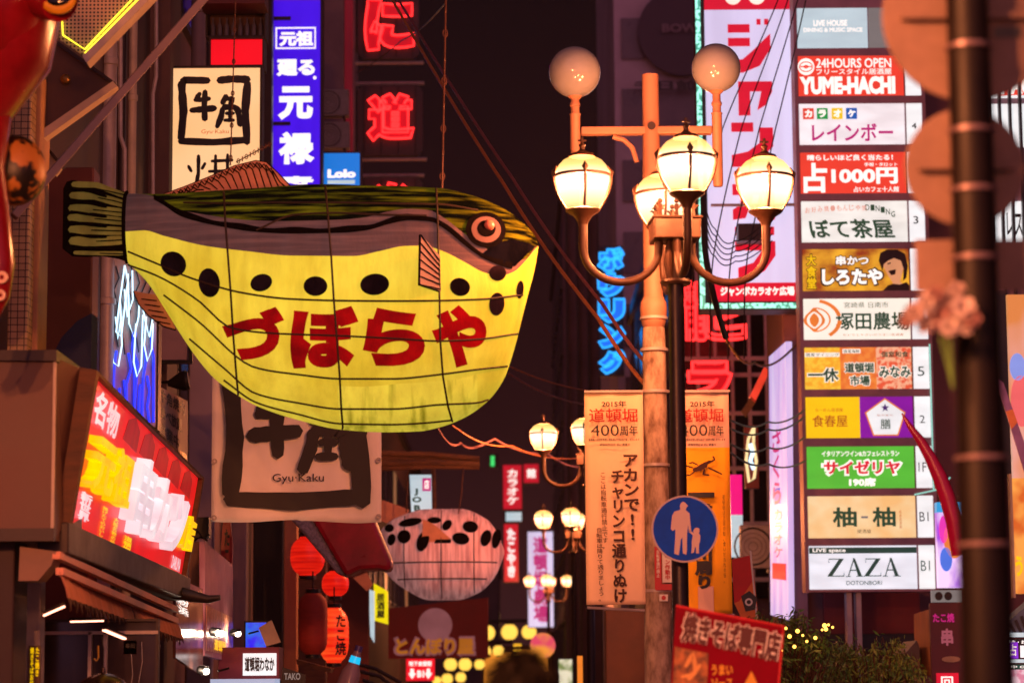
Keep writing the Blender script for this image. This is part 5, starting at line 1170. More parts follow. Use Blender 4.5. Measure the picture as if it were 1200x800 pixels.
# giant sushi
SY = 33.5
s = Sg('sushi_sculpture', 'giant crimson slab of raw fish on speckled rice hanging below the cloth banner', 'sculpture', 340, 580, 462, 695, SY)
top = [(365, 585), (400, 560), (437, 600), (461, 655), (452, 662), (425, 664), (405, 676)]
B = MB(); B.prism([s.p(*q) for q in [(356, 590), (400, 566), (436, 600), (461, 660), (458, 671), (445, 668), (424, 669), (407, 677)]], -.35, .35)
B.build('fish_slice', mat('glossy_crimson', '#c41232', .3, var=.45, scale=2.5, bump=.1), s.root, bevel=.06)
B = MB(); B.prism([s.p(*q) for q in [(335, 600), (358, 588), (408, 677), (396, 672)]], -.28, .3); B.build('rice', mat('speckled_rice', '#a89aa8', .6, var=.6, scale=22, bump=.8), s.root, bevel=.04)
s.tubes('hanger', [[(380, 580), (380, 540)], [(415, 575), (415, 545)]], .02, m_dark)
# ------------------------------------------------------------------ smaller fish lantern down the street
ZY = 45.0; zo = P(516, 652, ZY); zk = (P(517, 652, ZY)-P(516, 652, ZY)).x
Z = EMPTY('fish_lantern', zo, 'smaller cream fish lantern with black blotches farther down the street', 'lantern')
zf = lambda px, py: ((px-516)*zk, P(516, py, ZY).z-zo.z)
zt = curve([(436, 640), (445, 622), (465, 606), (500, 596), (540, 596), (570, 608), (584, 626), (591, 645)]); zb = curve([(436, 644), (450, 668), (475, 690), (505, 703), (535, 703), (560, 695), (580, 676), (591, 650)])
B = MB(); n1, n2 = 40, 36; xs = [436+155*(.5-.5*math.cos(PI*i/n1)) for i in range(n1+1)]
for x in xs:
    a, b_ = zt(x), zb(x)
    for j in range(n2):
        t = 2*PI*j/n2; px, pz_ = zf(x, (a+b_)/2-(b_-a)/2*math.cos(t)); B.v.append((px, -.40*(b_-a)*zk*math.sin(t), pz_))
for i in range(n1):
    for j in range(n2): B.f.append((i*n2+j, i*n2+(j+1) % n2, (i+1)*n2+(j+1) % n2, (i+1)*n2+j)); B.m.append(0)
B.build('body', fish_paint('emissive_pleated_cloth', '#dc9a94', '#a86e6c', .42, 0, (16, 3, 1.2), .36, .6, 5, refl=.8), Z, smooth=True)  # lamp light on the cloth is put in as its own glow
def zsk(px, py, off): 
    a, b_ = zt(px), zb(px); t = max(-1, min(1, (py-(a+b_)/2)/((b_-a)/2))); X_, Z_ = zf(px, py); return Vector((X_, -.40*(b_-a)*zk*math.sqrt(1-t*t)-off, Z_))
for e_ in ((460, 633, 5, 7, .2), (475, 630, 8, 8, -.3), (457, 619, 6, 5, .3), (482, 613, 14, 5, -.15), (497, 636, 7, 12, .3), (525, 617, 5, 7, .6), (541, 633, 10, 7, .2), (552, 619, 9, 7, .1), (570, 632, 6, 10, .3), (582, 632, 5, 12, .2), (510, 611, 8, 4, 0)):
    pts = ell(*e_); n = len(pts); c_ = zsk(e_[0], e_[1], .03); vs = [c_]+[zsk(e_[0]+(a-e_[0])*.5, e_[1]+(b_-e_[1])*.5, .028) for a, b_ in pts]+[zsk(a, b_, .025) for a, b_ in pts]
    MB().add(vs, [(0, 1+i, 1+(i+1) % n) for i in range(n)]+[(1+i, 1+n+i, 1+n+(i+1) % n, 1+(i+1) % n) for i in range(n)]).build('spot', m_fblk, Z, smooth=True)
B = MB()
for py0, py1 in ((660, 662), (679, 680)): 
    g0 = [x for x in np.linspace(455, 588, 24) if zb(x) > py0+2]; B.tube([zsk(x, py0, .01) for x in g0], .012, 5)
for x in (475, 518, 556): B.tube([zsk(x, y, .01) for y in np.linspace(zt(x)+3, zb(x)-2, 18)], .009, 5)
B.build('hoop', m_fbrown, Z, smooth=True)
B = MB(); 
for i, (px, py) in enumerate(((497, 612), (505, 622), (508, 634), (512, 645), (523, 650), (528, 636))): pass
B.prism([zf(*q) for q in ((497, 610), (512, 618), (530, 634), (528, 651), (505, 650), (496, 636))], -.62, -.58); B.build('pectoral_fin', m_fpink, Z)
MB().prism([zf(*q) for q in ((512, 634), (530, 634), (528, 651), (505, 650))], -.625, -.621).build('fin_dark_part', m_fblk, Z)  # black lower part of the fin
MB().prism([zf(*q) for q in ((448, 585), (462, 590), (480, 597), (474, 606), (452, 612), (440, 606))], -.03, .03).build('tail_fin', m_fpink, Z); MB().prism([zf(*q) for q in ((414, 676), (430, 670), (437, 684), (430, 692))], -.03, .03).build('lower_fin', m_fpink, Z)
# log beam with chains and a small sign
s = Sg('log_beam', 'long bamboo pole beam jutting out above the smaller fish lantern', 'beam', 447, 526, 563, 550, 44.6); B = MB()
for i in range(4): B.tube([(s.x(444), .06*(i % 2), s.z(530+i*6)), (s.x(505), .06*(i % 2), s.z(532+i*4.6)), (s.x(562), .06*(i % 2), s.z(538+i*3))], .05, 8)
B.build('bamboo_pole', m_wood, s.root, smooth=True); s.tubes('chain', [[(543, 548), (541, 575), (537, 602)], [(478, 552), (476, 600)]], .012, m_rustc)
s = Sg('hanging_sign', 'small white hanging sign with dark green and pink lettering below the bamboo beam', 'sign', 479, 555, 510, 600, 48); s.poly('board', [(480, 556), (507, 556), (508, 600), (482, 600)], 0, .08, W2); s.text('lettering', 'J\nO\nB', 483, 572, 494, 598, m_ink, -.01, .05); s.box('pink_square', 495, 560, 505, 575, -.01, 0, m_pk); s.text('lettering', '店', 497, 562, 503, 573, m_wl, -.02, .03); s.tubes('side_rail', [[(508, 545), (509, 602)]], .05, m_wood)

# ------------------------------------------------------------------ clutter on the left facade
def ac_unit(label, px, py, Y, w_=.8, h_=.55):
    c = P(px, py, Y); r = EMPTY('air_conditioner', c, label, 'air conditioner', 'outdoor units on the walls')
    MB().box(-w_/2, w_/2, 0, .32, -h_/2, h_/2).build('casing', mat('dusty_grey_casing', '#8c8286', .5, var=.3), r, bevel=.02)
    B = MB().lathe([(h_*.40, -.02), (h_*.44, -.02), (h_*.44, 0), (h_*.40, 0)], 24, (-w_*.14, 0, 0), Matrix.Rotation(PI/2, 3, 'X'))
    for k in range(1, 4): B.lathe([(h_*.1*k, .004), (h_*.1*k+.008, .004), (h_*.1*k+.008, .012), (h_*.1*k, .012)], 20, (-w_*.14, 0, 0), Matrix.Rotation(PI/2, 3, 'X'))
    B.build('fan_grille', m_dark, r, smooth=True)
    for sx_ in (-1, 1): MB().box(sx_*w_*.35-.02, sx_*w_*.35+.02, .0, .5, -h_/2-.06, -h_/2-.005).build('bracket', m_dark, r)
ac_unit('air conditioner unit on the mauve wall beside the purple vertical sign', 390, 120, 55.5, .7, .6)
ac_unit('air conditioner unit low on the mauve wall beside the purple vertical sign', 391, 158, 55.5, .7, .6)
ac_unit('air conditioner unit on the barred building left of the lilac slanting sign', 888, 640, 47, .62, .8)
for lab, pts in (('conduit running down the dark cladding left of the lit cream sign', [(183, -10), (183, 90), (179, 110), (179, 290)]), ('conduit bent around the grey pipe on the left wall', [(141, -10), (141, 160), (146, 175), (146, 290)])):
    q = [P(x, y, 29.6 if x > 170 else 26.5) for x, y in pts]; MB().tube([a-q[0] for a in q], .025, 8).build('conduit', m_grey, loc=q[0], smooth=True, tag=(lab, 'pipe'))
# ================================================================== neon and signs on the right and far away
BLN = glow('blue_neon_tube_bright', '#2aa0f4', 2.0, .1, 2); BLF = glow('blue_neon_fill', '#0a6ae0', 1.15, .2, 3)
s = Sg('neon_sign', 'vertical blue neon katakana sign on the dark right hand buildings', 'neon sign', 698, 288, 735, 442, 84)
s.box('backboard', 702, 288, 731, 440, .05, .4, m_dark)
for i, ch in enumerate('ボウリング'):
    y0 = 291+i*30; c = (701, y0, 732, y0+27); s.text('lettering', ch, *c, BLF, -.03, .11); s.neon('neon_tube', ch, *c, BLN, -.10, .035, .11)
s = Sg('neon_sign', 'large red double line neon characters on the barred windows', 'neon sign', 806, 330, 884, 458, 60)
c = (809, 332, 882, 400)
s.text('lettering', '龍', 803, 330, 828, 399, m_dimred, -.02, .03); s.neon('neon_tube', '龍', 803, 330, 828, 399, NEONR, -.05, .035, .045)
s.neon('neon_tube', 'ビ', 824, 340, 882, 398, NEONR, -.05, .04, .09); s.neon('neon_tube', 'ビ', 829, 345, 877, 393, NEONR, -.06, .03, .03)
s.neon('neon_tube', 'ラ', 806, 424, 856, 470, NEONR, -.05, .045, .09); s.text('lettering', 'ラ', 808, 427, 854, 468, m_dimred, -.02, .05)
s = Sg('neon_arrow', 'slanted red and orange neon arrow strip beside the lilac sign', 'neon sign', 870, 430, 903, 480, 47); s.poly('board', [(878, 465), (896, 430), (903, 434), (884, 472)], 0, .1, glow('orange_red_strip', '#e8402a', .9, .3, 3)); s.poly('tail_board', [(868, 482), (880, 464), (886, 470), (874, 488)], 0, .1, m_wood)
Q = Quad('light_box_sign', 'tall slanting lilac lit sign with pink script seen at an angle', 'sign', [(901, 418, 44.9), (921, 400, 42.2), (924, 726, 42.2), (903, 720, 44.9)]); Q.slab('face', 0, 0, 1, 1, -.1, 0, glow('lilac_pink_print', '#d6caf6', .9, .2, (2, 2, .5), col2='#b6a4e8'))
Q.text('lettering', 'さくら', .2, .30, .7, .58, m_pk, .01, .02, True); Q.text('lettering', 'カラオケ', .25, .60, .75, .78, glow('coral_letter', '#e86a7a', .8), .01, .03, True); Q.slab('blue_mark', .3, .52, .6, .58, 0, .01, glow('blue_print', '#3a62d8', .8)); Q.slab('red_band', .15, .80, .9, .86, 0, .01, m_kred)
s = Sg('wall_strip', 'maroon wall face between the lilac sign and the stack of shop signs', 'wall', 922, 362, 943, 726, 43); s.box('plaster', 922, 362, 943, 745, 0, .3, mat('rose_plaster', '#8c5a5c', .7, var=.25, scale=1.5))
s = Sg('fish_shape_sign', 'narrow red sign with a white leaf shaped neon outline', 'neon sign', 872, 498, 888, 575, 48); s.box('board', 873, 498, 889, 572, 0, .2, mat('crimson_board', '#6a1420', .5)); s.tubes('neon_tube', [[(884, 500), (877, 515), (874, 540), (877, 565), (883, 560), (886, 540), (883, 520), (884, 500)]], .03, glow('cream_neon', '#f0dca0', 1.2), -.05); s.tubes('neon_tube', [[(879, 520), (882, 530), (879, 540), (883, 550)]], .04, wn, -.05)
s = Sg('sign', 'small magenta and white vertical sign beside the orange banner', 'sign', 856, 556, 870, 640, 50); s.box('face', 856, 556, 870, 603, -.02, .2, glow('hot_magenta', '#f00a80', .95)); s.box('lower_face', 856, 603, 870, 652, -.02, .2, W2)
s = Sg('pennant_flag', 'red and orange pennant flag with a dark round emblem on a pole', 'flag', 857, 646, 889, 726, 30)
m_fl1 = mat('red_flag_cloth', '#c0262a', .7, var=.2); m_fl2 = mat('orange_flag_cloth', '#d8743a', .7, var=.2)
s.poly('cloth', [(858, 655), (881, 650), (884, 678), (866, 704), (860, 706)], -.005, .005, m_fl1); s.poly('cloth', [(884, 678), (888, 722), (869, 726), (860, 706), (866, 704)], -.005, .005, m_fl2)
s.poly('emblem', [(868, 698), (878, 692), (887, 700), (884, 714), (873, 716)], -.012, -.006, m_navy); s.disc('emblem', 877, 705, 4.5, -.018, -.012, m_white); s.disc('emblem', 877, 705, 2.4, -.022, -.018, m_navy); s.tubes('pole', [[(880, 645), (892, 800), (893, 840)]], .012, m_white)
# red tilted shop board
RY = 15.0
s = Sg('shop_board', 'tilted dark red board advertising fried noodles in white outlined characters', 'sign', 788, 708, 919, 815, RY)
m_rb = mat('crimson_board_print', '#7a0620', .6, var=.2, scale=4, spec=.05)
s.poly('board', [(793, 709), (919, 734), (909, 825), (784, 825)], 0, .05, m_rb); s.tubes('edge', [[(793, 709), (919, 734), (909, 825)]], .008, mat('bright_red_edge', '#d0323a', .4))
B1 = MB(); B2 = MB(); Qx = lambda u, v: (802+u*116-v*6, 715+u*25.5+v*37)
for bold, y, mm in ((.10, -.008, mat('white_board_print', '#e4dcdc', .5, var=.1)), (.045, -.013, mat('maroon_ink', '#4a0c16', .5, var=.2))):
    v, f = glyphs('焼きそば専門店', bold); B = MB(); e0 = .012 if bold < .1 else 0
    B.add([(s.x(Qx(e0+a*(1-2*e0), 1)[0]*(1-c)+Qx(e0+a*(1-2*e0), 0)[0]*c), y, s.z(Qx(a, 1-e0*2)[1]*(1-c)+Qx(a, e0*2)[1]*c)) for a, c in v], f).build('lettering', mm, s.root)
s.poly('food_picture', [(791, 757), (830, 765), (826, 825), (786, 825)], -.006, -.001, mat('noodle_photo', '#b06a34', .5, var=.7, scale=14, col2='#1c0e0a', detail=6)); s.brush('noodle_swirl', [(5, [(803, 780), (812, 765), (815, 785), (806, 795)]), (4, [(798, 792), (812, 790), (820, 778)])], mat('fried_noodle_print', '#d89a54', .5), -.008)
s.text('lettering', 'うまい\nソース', 833, 778, 858, 806, mat('yellow_board_print', '#dca028', .5), -.006, .03); s.poly('yellow_flash', [(880, 786), (889, 806), (872, 812), (869, 806)], -.006, -.001, mat('yellow_board_print', '#dca028', .5)); s.box('post', 845, 815, 852, 830, .05, .1, m_dark)
MB().box(-.03, .03, .06, .12, .12, P(850, 815, RY).z).build('board_post', m_dark, s.root, loc=(0, 0, -s.C.z))
s = Sg('poster_box', 'cream poster with a round black emblem on the brown pillar', 'poster', 757, 745, 791, 800, 25.8); s.box('board', 757, 746, 791, 830, 0, .06, mat('cream_poster', '#c49478', .6, var=.2)); s.frame('frame', 756, 745, 792, 832, 1.5, -.02, .06, m_grey); s.brush('emblem', [(2.5, [(776, 763), (788, 763)]), (2.5, [(774, 785), (779, 768), (787, 768), (789, 784)])], m_bk, -.006); s.disc('emblem', 783, 775, 4.5, -.016, -.012, m_bk); s.disc('emblem', 783, 775, 2.4, -.02, -.016, m_cream); s.text('lettering', '大', 765, 768, 773, 780, m_bk, -.005, .01)
# far vertical signs on the left of the lamps
def vsign(label, x0, y0, x1, y1, Y, m, t, lm, bold=.03):
    s = Sg('light_box_sign', label, 'sign', x0, y0, x1, y1, Y); s.box('cabinet', x0, y0, x1, y1, .02, .8, m_dark); s.box('face', x0+.8, y0+.8, x1-.8, y1-.8, -.05, .02, m)
    w_ = (x1-x0)*.22; s.text('lettering', t, x0+w_, y0+6, x1-w_, y1-6, lm, -.1, bold, True); return s
m_rs = glow('deep_red_lit', '#c8102a', .85, .2, 1)
vsign('far red vertical sign with white characters, upper of two', 589, 544, 612, 597, 108, m_rs, 'カラオケ', m_wl)
vsign('small square red sign right of the far red vertical signs', 613, 543, 632, 566, 109, m_rs, '館', m_wl)
vsign('small white lit sign between the two far red vertical signs', 592, 599, 612, 611, 108, W2, '口', m_ink)
vsign('far red and white vertical sign, lower of two', 590, 613, 608, 682, 106, m_rs, 'たこやき', W1, .06)
s = vsign('far lilac lit vertical sign with pink characters behind the lamps', 618, 622, 649, 735, 112, m_lil, '道頓堀劇場', m_pk, .04)
# board with outlined orange hiragana, yellow strip signs, arrow sign
s = Sg('shop_board', 'brown red shop board with outlined orange hiragana lettering under the small fish', 'sign', 455, 700, 572, 770, 60); s.poly('board', [(455, 712), (572, 700), (572, 771), (455, 771)], 0, .3, mat('dark_red_board', '#9a2c24', .6, var=.3, scale=.8))
m_dp = glow('dusty_pink_glow', '#b06a70', .42, .3, 2); s.disc('emblem', 510, 732, 20, -.02, 0, m_dp); s.text('lettering', 'とんぼり屋', 461, 744, 558, 770, m_dp, -.03, .10); s.text('lettering', 'とんぼり屋', 464, 747, 555, 767, glow('orange_glow_letter', '#d07a1e', .55, .2), -.05, .05)  # weak glow put into lettering and emblem to brighten the dim board
s = Sg('light_box_sign', 'red lit sign with two white downward arrows at the bottom', 'sign', 476, 771, 509, 797, 64); s.box('face', 476, 771, 509, 797, 0, .3, glow('bright_red_lit', '#f01428', .95)); s.text('lettering', '地下食堂街', 479, 774, 506, 780, m_wl, -.03, .04); s.text('lettering', 'B1', 489, 785, 497, 793, m_wl, -.03, .05)
for x in (483, 502): s.poly('arrow', [(x-2, 783), (x+2, 783), (x+2, 788), (x+4.5, 788), (x, 795), (x-4.5, 788), (x-2, 788)], -.03, -.01, m_wl)
s = Sg('light_box_sign', 'yellow lit vertical strip sign below the small fish', 'sign', 438, 683, 454, 731, 55); s.poly('face', [(438, 683), (454, 692), (454, 731), (438, 726)], 0, .3, glow('lemon_lit', '#f8e400', .95)); s.text('lettering', '居酒屋', 441, 695, 451, 724, m_bk, -.03, .04, True)
s = Sg('light_box_sign', 'narrow bluish white strip sign left of the yellow strip sign', 'sign', 431, 690, 439, 750, 53); s.poly('face', [(432, 690), (438, 692), (438, 752), (434, 745)], 0, .3, W2)
s = Sg('bottle_ad', 'slanted bottle shaped sign with a glowing cyan band', 'sign', 400, 755, 430, 812, 34); a_ = Vector((s.x(420), 0, s.z(760))); b_ = Vector((s.x(403), 0, s.z(815)))
MB().tube([a_, a_.lerp(b_, .15), a_.lerp(b_, .3), a_.lerp(b_, .5), b_], [.045, .06, .07, .13, .15], 16).build('bottle', mat('pale_bottle_plastic', '#a88a94', .2, var=.2), s.root, smooth=True); MB().tube([a_.lerp(b_, .16), a_.lerp(b_, .30)], [.066, .076], 16).build('lit_band', glow('cyan_lit', '#18c0f0', 1.1), s.root, smooth=True); MB().tube([a_+Vector((.012, 0, .04)), a_.lerp(b_, .05)], [.052, .052], 16).build('cap', mat('violet_cap', '#5a4a9a', .3), s.root, smooth=True)
s = Sg('bicycle_rack', 'dark metal rack tops at the bottom beside the slanted bottle', 'rack', 420, 780, 470, 815, 36); s.tubes('rail', [[(420, 778), (440, 783), (470, 800)], [(422, 786), (445, 792), (468, 810)], [(425, 796), (450, 806)]], .03, m_dark)
s = Sg('traffic_light', 'small green lit pedestrian light far down the street', 'traffic light', 573, 532, 584, 548, 100); s.box('housing', 573, 532, 584, 548, 0, .3, m_blk); s.box('lens', 575, 534, 579.5, 546, -.05, 0, glow('green_lens', '#3ad86a', 1.2))
s = Sg('round_sign', 'round orange and pink lit disc sign on a pole near the bottom centre', 'sign', 622, 740, 652, 772, 70); s.disc('disc', 636, 756, 15, 0, .3, glow('orange_pink_disc', '#f6a03a', .85, col2='#d83a6a', scale=1.6, lo=.42, hi=.58)); s.tubes('pole', [[(646, 740), (646, 830)]], .08, m_dark, .2)
s = Sg('shop_front_light', 'bright greenish white shop window low beside the brown pillar', 'window', 655, 770, 674, 800, 62); s.box('pane', 655, 772, 674, 830, 0, .2, glow('mixed_shop_light', '#f0e8c8', .9, col2='#6a8a4a', scale=3, lo=.4, hi=.55)); 
s = Sg('lit_column', 'thin orange lit strip left of the brown pillar', 'column', 676, 768, 684, 830, 45); s.box('strip', 677, 768, 683, 830, 0, .2, glow('orange_strip', '#f08a2a', .9, .2))
# rows of round lit lanterns far away
m_ll = glow('far_lantern_glow', '#ffc850', 1.5, .08, 2); m_ll2 = glow('far_lantern_amber', '#ffc02c', 1.2, .1, 2)
i0 = 0; proto = None
for (px, py, r, Y) in ((571, 741, 9, 120), (597, 740, 9.5, 118), (620, 740, 8.5, 122), (568, 763, 7.5, 130), (584, 762, 6.5, 131), (528, 778, 7.5, 120), (545, 778, 7.5, 121), (562, 778, 6, 122), (524, 795, 6.5, 128), (540, 793, 6, 129), (512, 797, 5, 130)):
    c = P(px, py, Y); k = Y/F
    if proto is None:
        proto = EMPTY('round_lantern', c, '', 'lantern', 'far strings of round yellow lanterns'); MB().ball((0, 0, 0), .36, 18, 12).build('globe', m_ll, proto, smooth=True)
        MB().lathe([(.16, .3), (.16, .38), (.05, .4), (.05, .55)], 10).lathe([(.05, -.42), (.14, -.38), (.14, -.3)], 10).build('cap', m_dark, proto); index_kids(proto); o = proto
    else: o = copy_tree(proto)
    o.location = c; o.scale = (r*k/.36,)*3; o['label'] = 'distant round yellow lit lantern in the strings hung above the far end of the street'
s = Sg('lantern_beam', 'dark beam carrying the far yellow lanterns', 'beam', 500, 722, 640, 735, 124); s.tubes('beam', [[(505, 728), (630, 727)], [(505, 752), (600, 752)], [(505, 768), (575, 768)]], .09, m_dark)
s = Sg('stacked_lamp', 'small stack of amber lit slats near the far lanterns', 'lamp', 601, 753, 612, 772, 110)
for k in range(3): s.box('slat', 602, 754+k*7, 611, 757.5+k*7, 0, .2, m_ll2)
s = Sg('market_stall', 'warm lit orange shop front low at the end of the street', 'stall', 570, 772, 640, 830, 140); s.box('wall', 565, 756, 650, 830, 0, 1, m_wood); s.box('lit_window', 568, 765, 600, 830, -.05, 0, glow('warm_shop_glow', '#f0902c', 1.1, .5, .8)); s.box('lit_window', 606, 762, 648, 830, -.05, 0, glow('warm_shop_glow', '#e0862a'))
for k, (x0, x1, Y, m) in enumerate(((500, 520, 135, m_plum), (640, 668, 130, m_brown), (440, 475, 110, m_brown))):
    post('far_shop_wall', ('dark shop wall below the far lanterns', 'dark wall behind the round orange disc sign', 'dark wall behind the slanted bottle sign')[k], 'wall', x0, x1, Y, 1, m, z1=4.2)

# ------------------------------------------------------------------ plants under the sign tower
def leaf_bush(label, cx, py0, py1, hw, Y, n, cols, droop):
    s = Sg('willow_bush', label, 'bush', cx-hw, py0, cx+hw, py1, Y); H = s.z(py0); rz = random.Random(int(cx))
    base = -s.C.z+.12; b = MB(); st = MB()
    for k in range(int(n/34)):
        ang = rz.uniform(0, 2*PI); rr = s.W/2*math.sqrt(rz.random()); tp = Vector((rr*math.cos(ang), rr*math.sin(ang)*.8, H*(1-.75*(rr/(s.W/2))**2)*rz.uniform(.55, 1.0)))
        bs = Vector((tp.x*.3, tp.y*.3, base)); pts = []
        for i in range(7):
            t = i/6; p = bs.lerp(tp, min(1, t*1.25)); out = Vector((tp.x, tp.y, 0)).normalized() if tp.length > .01 else Vector((1, 0, 0))
            p += out*(.30*t*t*droop); p.z -= droop*.55*max(0, t-.6)**1.5*3; pts.append(p)
        st.tube(pts, [.012*(1-.8*i/6) for i in range(7)], 4)
        for q in range(34):
            t = rz.uniform(.25, 1)*6; i = min(5, int(t)); p = pts[i].lerp(pts[i+1], t-i)+Vector((rz.gauss(0, .03), rz.gauss(0, .03), rz.gauss(0, .03)))
            d = Vector((rz.gauss(0, .5), rz.gauss(0, .5), -rz.uniform(.1, 1.2)*droop+rz.gauss(0, .3))).normalized(); ln = rz.uniform(.05, .12); w_ = d.cross(Vector((rz.gauss(0, 1), rz.gauss(0, 1), rz.gauss(0, 1)))).normalized()*ln*.13
            b.add([p, p+d*ln*.5+w_, p+d*ln, p+d*ln*.5-w_], [(0, 1, 2, 3)], rz.choice((0, 0, 1, 2)))
    b.build('foliage', cols, s.root); st.build('stem', m_wood, s.root, smooth=True); return s
lc = [mat('willow_leaf', '#5e8a3a', .5, var=.3, scale=3), mat('pale_willow_leaf', '#8ea648', .5, var=.3, scale=3), mat('dark_leaf', '#46582c', .5, var=.3, scale=3)]
s = leaf_bush('leafy dark bush with tiny warm lights below the sign stack', 912, 700, 830, 52, 29, 5200, lc, .5)
m_fl = glow('fairy_light', '#ffb84a', 4, .05)
B = MB(); rz = random.Random(4)
for px, py in ((903, 741), (908, 750), (915, 737), (921, 746), (936, 745), (940, 752), (957, 739), (960, 734), (963, 738), (966, 733), (925, 758), (930, 740), (912, 762), (950, 748), (970, 736)):
    B.ball((s.x(px), -.5+rz.uniform(-.1, .1), s.z(py)), rz.uniform(.012, .026), 8, 6)
B.build('fairy_light', m_fl, s.root, smooth=True)
leaf_bush('drooping yellow green willow bush right of the sign stack posts', 1022, 722, 835, 38, 31, 4200, [lc[1], lc[0], lc[0]], 1.0)
leaf_bush('small tufted bush between the pennant flag and the sign stack', 955, 722, 830, 30, 33, 1800, lc, .5)
# maroon canopy and sloping roof right of the tower posts
s = Sg('awning', 'wide dark red canopy in shadow below the stack of shop signs', 'awning', 945, 694, 1075, 745, 43.0); s.box('canopy', 966, 693, 1078, 742, 0, .2, mat('dark_red_canvas', '#6a1c22', .7, var=.25)); s.box('shadow_gap', 966, 742, 1078, 762, .05, .2, m_blk)  # solid black strip stands for the shade below the canopy
s = Sg('small_roof', 'sloping grey tiled stall roof behind the willow bush', 'roof', 1032, 748, 1078, 810, 35); s.poly('roof_slope', [(1030, 800), (1075, 750), (1078, 757), (1078, 772), (1034, 812)], 0, 1.2, mat('grey_roof_tile', '#6a5c58', .7, var=.3, scale=(2, 2, 14))); s.poly('gable', [(1034, 812), (1078, 772), (1078, 840), (1034, 840)], .02, 1.0, mat('tan_gable', '#a08a60', .7))
Q = Quad('wooden_sign_side', 'warm lit brown timber box side left of the maroon poster', 'box', [(1071, 719, 36), (1090, 713, 34.5), (1091, 791, 34.5), (1072, 792, 36)]); Q.slab('board', 0, 0, 1, 1, -.1, 0, mat('orange_timber', '#b06a3a', .5, var=.45, scale=(8, 8, 1.5)))
s = Sg('poster', 'dark maroon poster with pink writing and a pale bowl beside the foreground pole', 'poster', 1090, 706, 1124, 800, 34.4); s.box('board', 1091, 706, 1130, 830, 0, .1, mat('maroon_poster', '#5a1226', .4, var=.2)); s.text('lettering', 'たこ焼', 1094, 718, 1119, 729, m_pk, -.01, .03); s.text('lettering', '串', 1103, 736, 1117, 756, glow('dim_pink_letter', '#b05a6a', .6), -.01, .04); s.disc('printed_bowl', 1114, 772, 11, -.02, 0, mat('cream_print', '#b89a80'), ry=3.5); s.box('red_box', 1096, 788, 1122, 830, -.03, 0, m_kred); s.text('lettering', '回', 1101, 792, 1115, 806, m_wl, -.04, .02)
m_led2 = glow('colourful_screen', '#f6d8ff', .95, col2='#7a2ad8', scale=(3, 3, 1.6), lo=.4, hi=.6, detail=3)
s = Sg('video_screen', 'colourful pink and blue lit poster screen right of the lowest shop signs', 'screen', 1098, 588, 1130, 692, 37); s.box('screen', 1099, 600, 1134, 688, 0, .2, m_led2); s.box('top_band', 1099, 588, 1134, 600, -.01, .2, glow('cyan_band', '#28a8e8', .9)); s.disc('printed_figure', 1118, 632, 12, -.03, 0, glow('orange_print', '#f0863a', .85), ry=22); s.disc('printed_figure', 1108, 655, 7, -.03, 0, glow('blue_print2', '#4a7af0', .85), ry=14); s.disc('printed_figure', 1106, 620, 5, -.03, 0, glow('magenta_print', '#f03ac0', .9), ry=16)
s = Sg('picture_strip', 'strip of small grey pictures below the colourful screen', 'sign', 1092, 690, 1124, 708, 36.9); s.box('strip', 1092, 691, 1128, 705, 0, .1, m_gy); [s.disc('picture', x, 698, 4.5, -.02, 0, m_bk, ry=5) for x in (1100, 1111)]
# things right of / behind the foreground pole
s = Sg('sign_tower', 'second stack of white lit signs behind dark bars at the right edge', 'sign tower', 1152, 95, 1260, 350, 38)
s.box('back_frame', 1150, -40, 1260, 352, .05, .4, m_tf)
for y0, y1 in ((95, 114), (122, 172), (236, 284)): s.box('sign_panel', 1154, y0, 1260, y1, -.02, .05, W1)
o = s.box('sign_panel', 1172, 66, 1260, 112, -.03, .05, m_rd); s.text('lettering', 'HACHI', 1176, 90, 1230, 111, m_wl, -.035, .06, parent=o)
B = MB()
for i in range(10): B.box(s.x(1157+i*12), s.x(1160+i*12), -.3, -.2, s.z(352), s.z(-40))
B.build('bar', m_blk, s.root); s.text('lettering', 'レストラン街', 1178, 246, 1240, 278, m_bk, -.025, .02)
s = Sg('light_box_sign', 'pale pink lit poster column at the right edge beside a dark blue strip', 'sign', 1163, 340, 1215, 640, 33); s.box('blue_strip', 1171, 340, 1183, 560, -.02, .1, m_navy); s.box('tube', 1164, 340, 1168, 460, -.05, 0, glow('greenish_tube', '#c8e8d8', .9)); s.box('face', 1185, 345, 1230, 690, 0, .1, glow('pink_orange_poster', '#f0b0a0', .75, col2='#e08a3a', scale=(1.5, 1.5, 1), lo=.4, hi=.6)); s.disc('printed_flower', 1197, 470, 12, -.03, 0, glow('coral_print', '#f06a6a', .85), ry=30); s.disc('printed_flower', 1194, 430, 9, -.03, 0, glow('soft_blue_print', '#8aa0f0', .85), ry=16)
s = Sg('light_box_sign', 'orange lit food poster at the right edge below the pink column', 'sign', 1186, 560, 1230, 690, 32); s.box('face', 1187, 560, 1230, 695, -.02, .1, glow('orange_food_print', '#f6a84a', .85, col2='#c85a1a', scale=3, lo=.4, hi=.6)); s.text('lettering', 'うどん', 1188, 650, 1222, 675, m_yel, -.03, .04); s.box('edge', 1184, 555, 1187, 700, -.05, .1, m_cream)
Q = Quad('slanted_sign', 'lilac and orange slanting sign strip crossing at the right edge', 'sign', [(1166, 440, 20), (1176, 448, 20), (1215, 560, 20), (1212, 590, 20)]); Q.slab('strip', 0, 0, 1, 1, -.02, 0, mat('lilac_strip', '#8a6aa8', .4, var=.4, scale=4)); Q.slab('orange_mark', 0, .28, 1, .42, 0, .004, mat('orange_strip_print', '#d8864a', .4))
s = Sg('stall', 'shop stall with a blue striped roof and lit notices at the lower right corner', 'stall', 1162, 700, 1230, 830, 28)
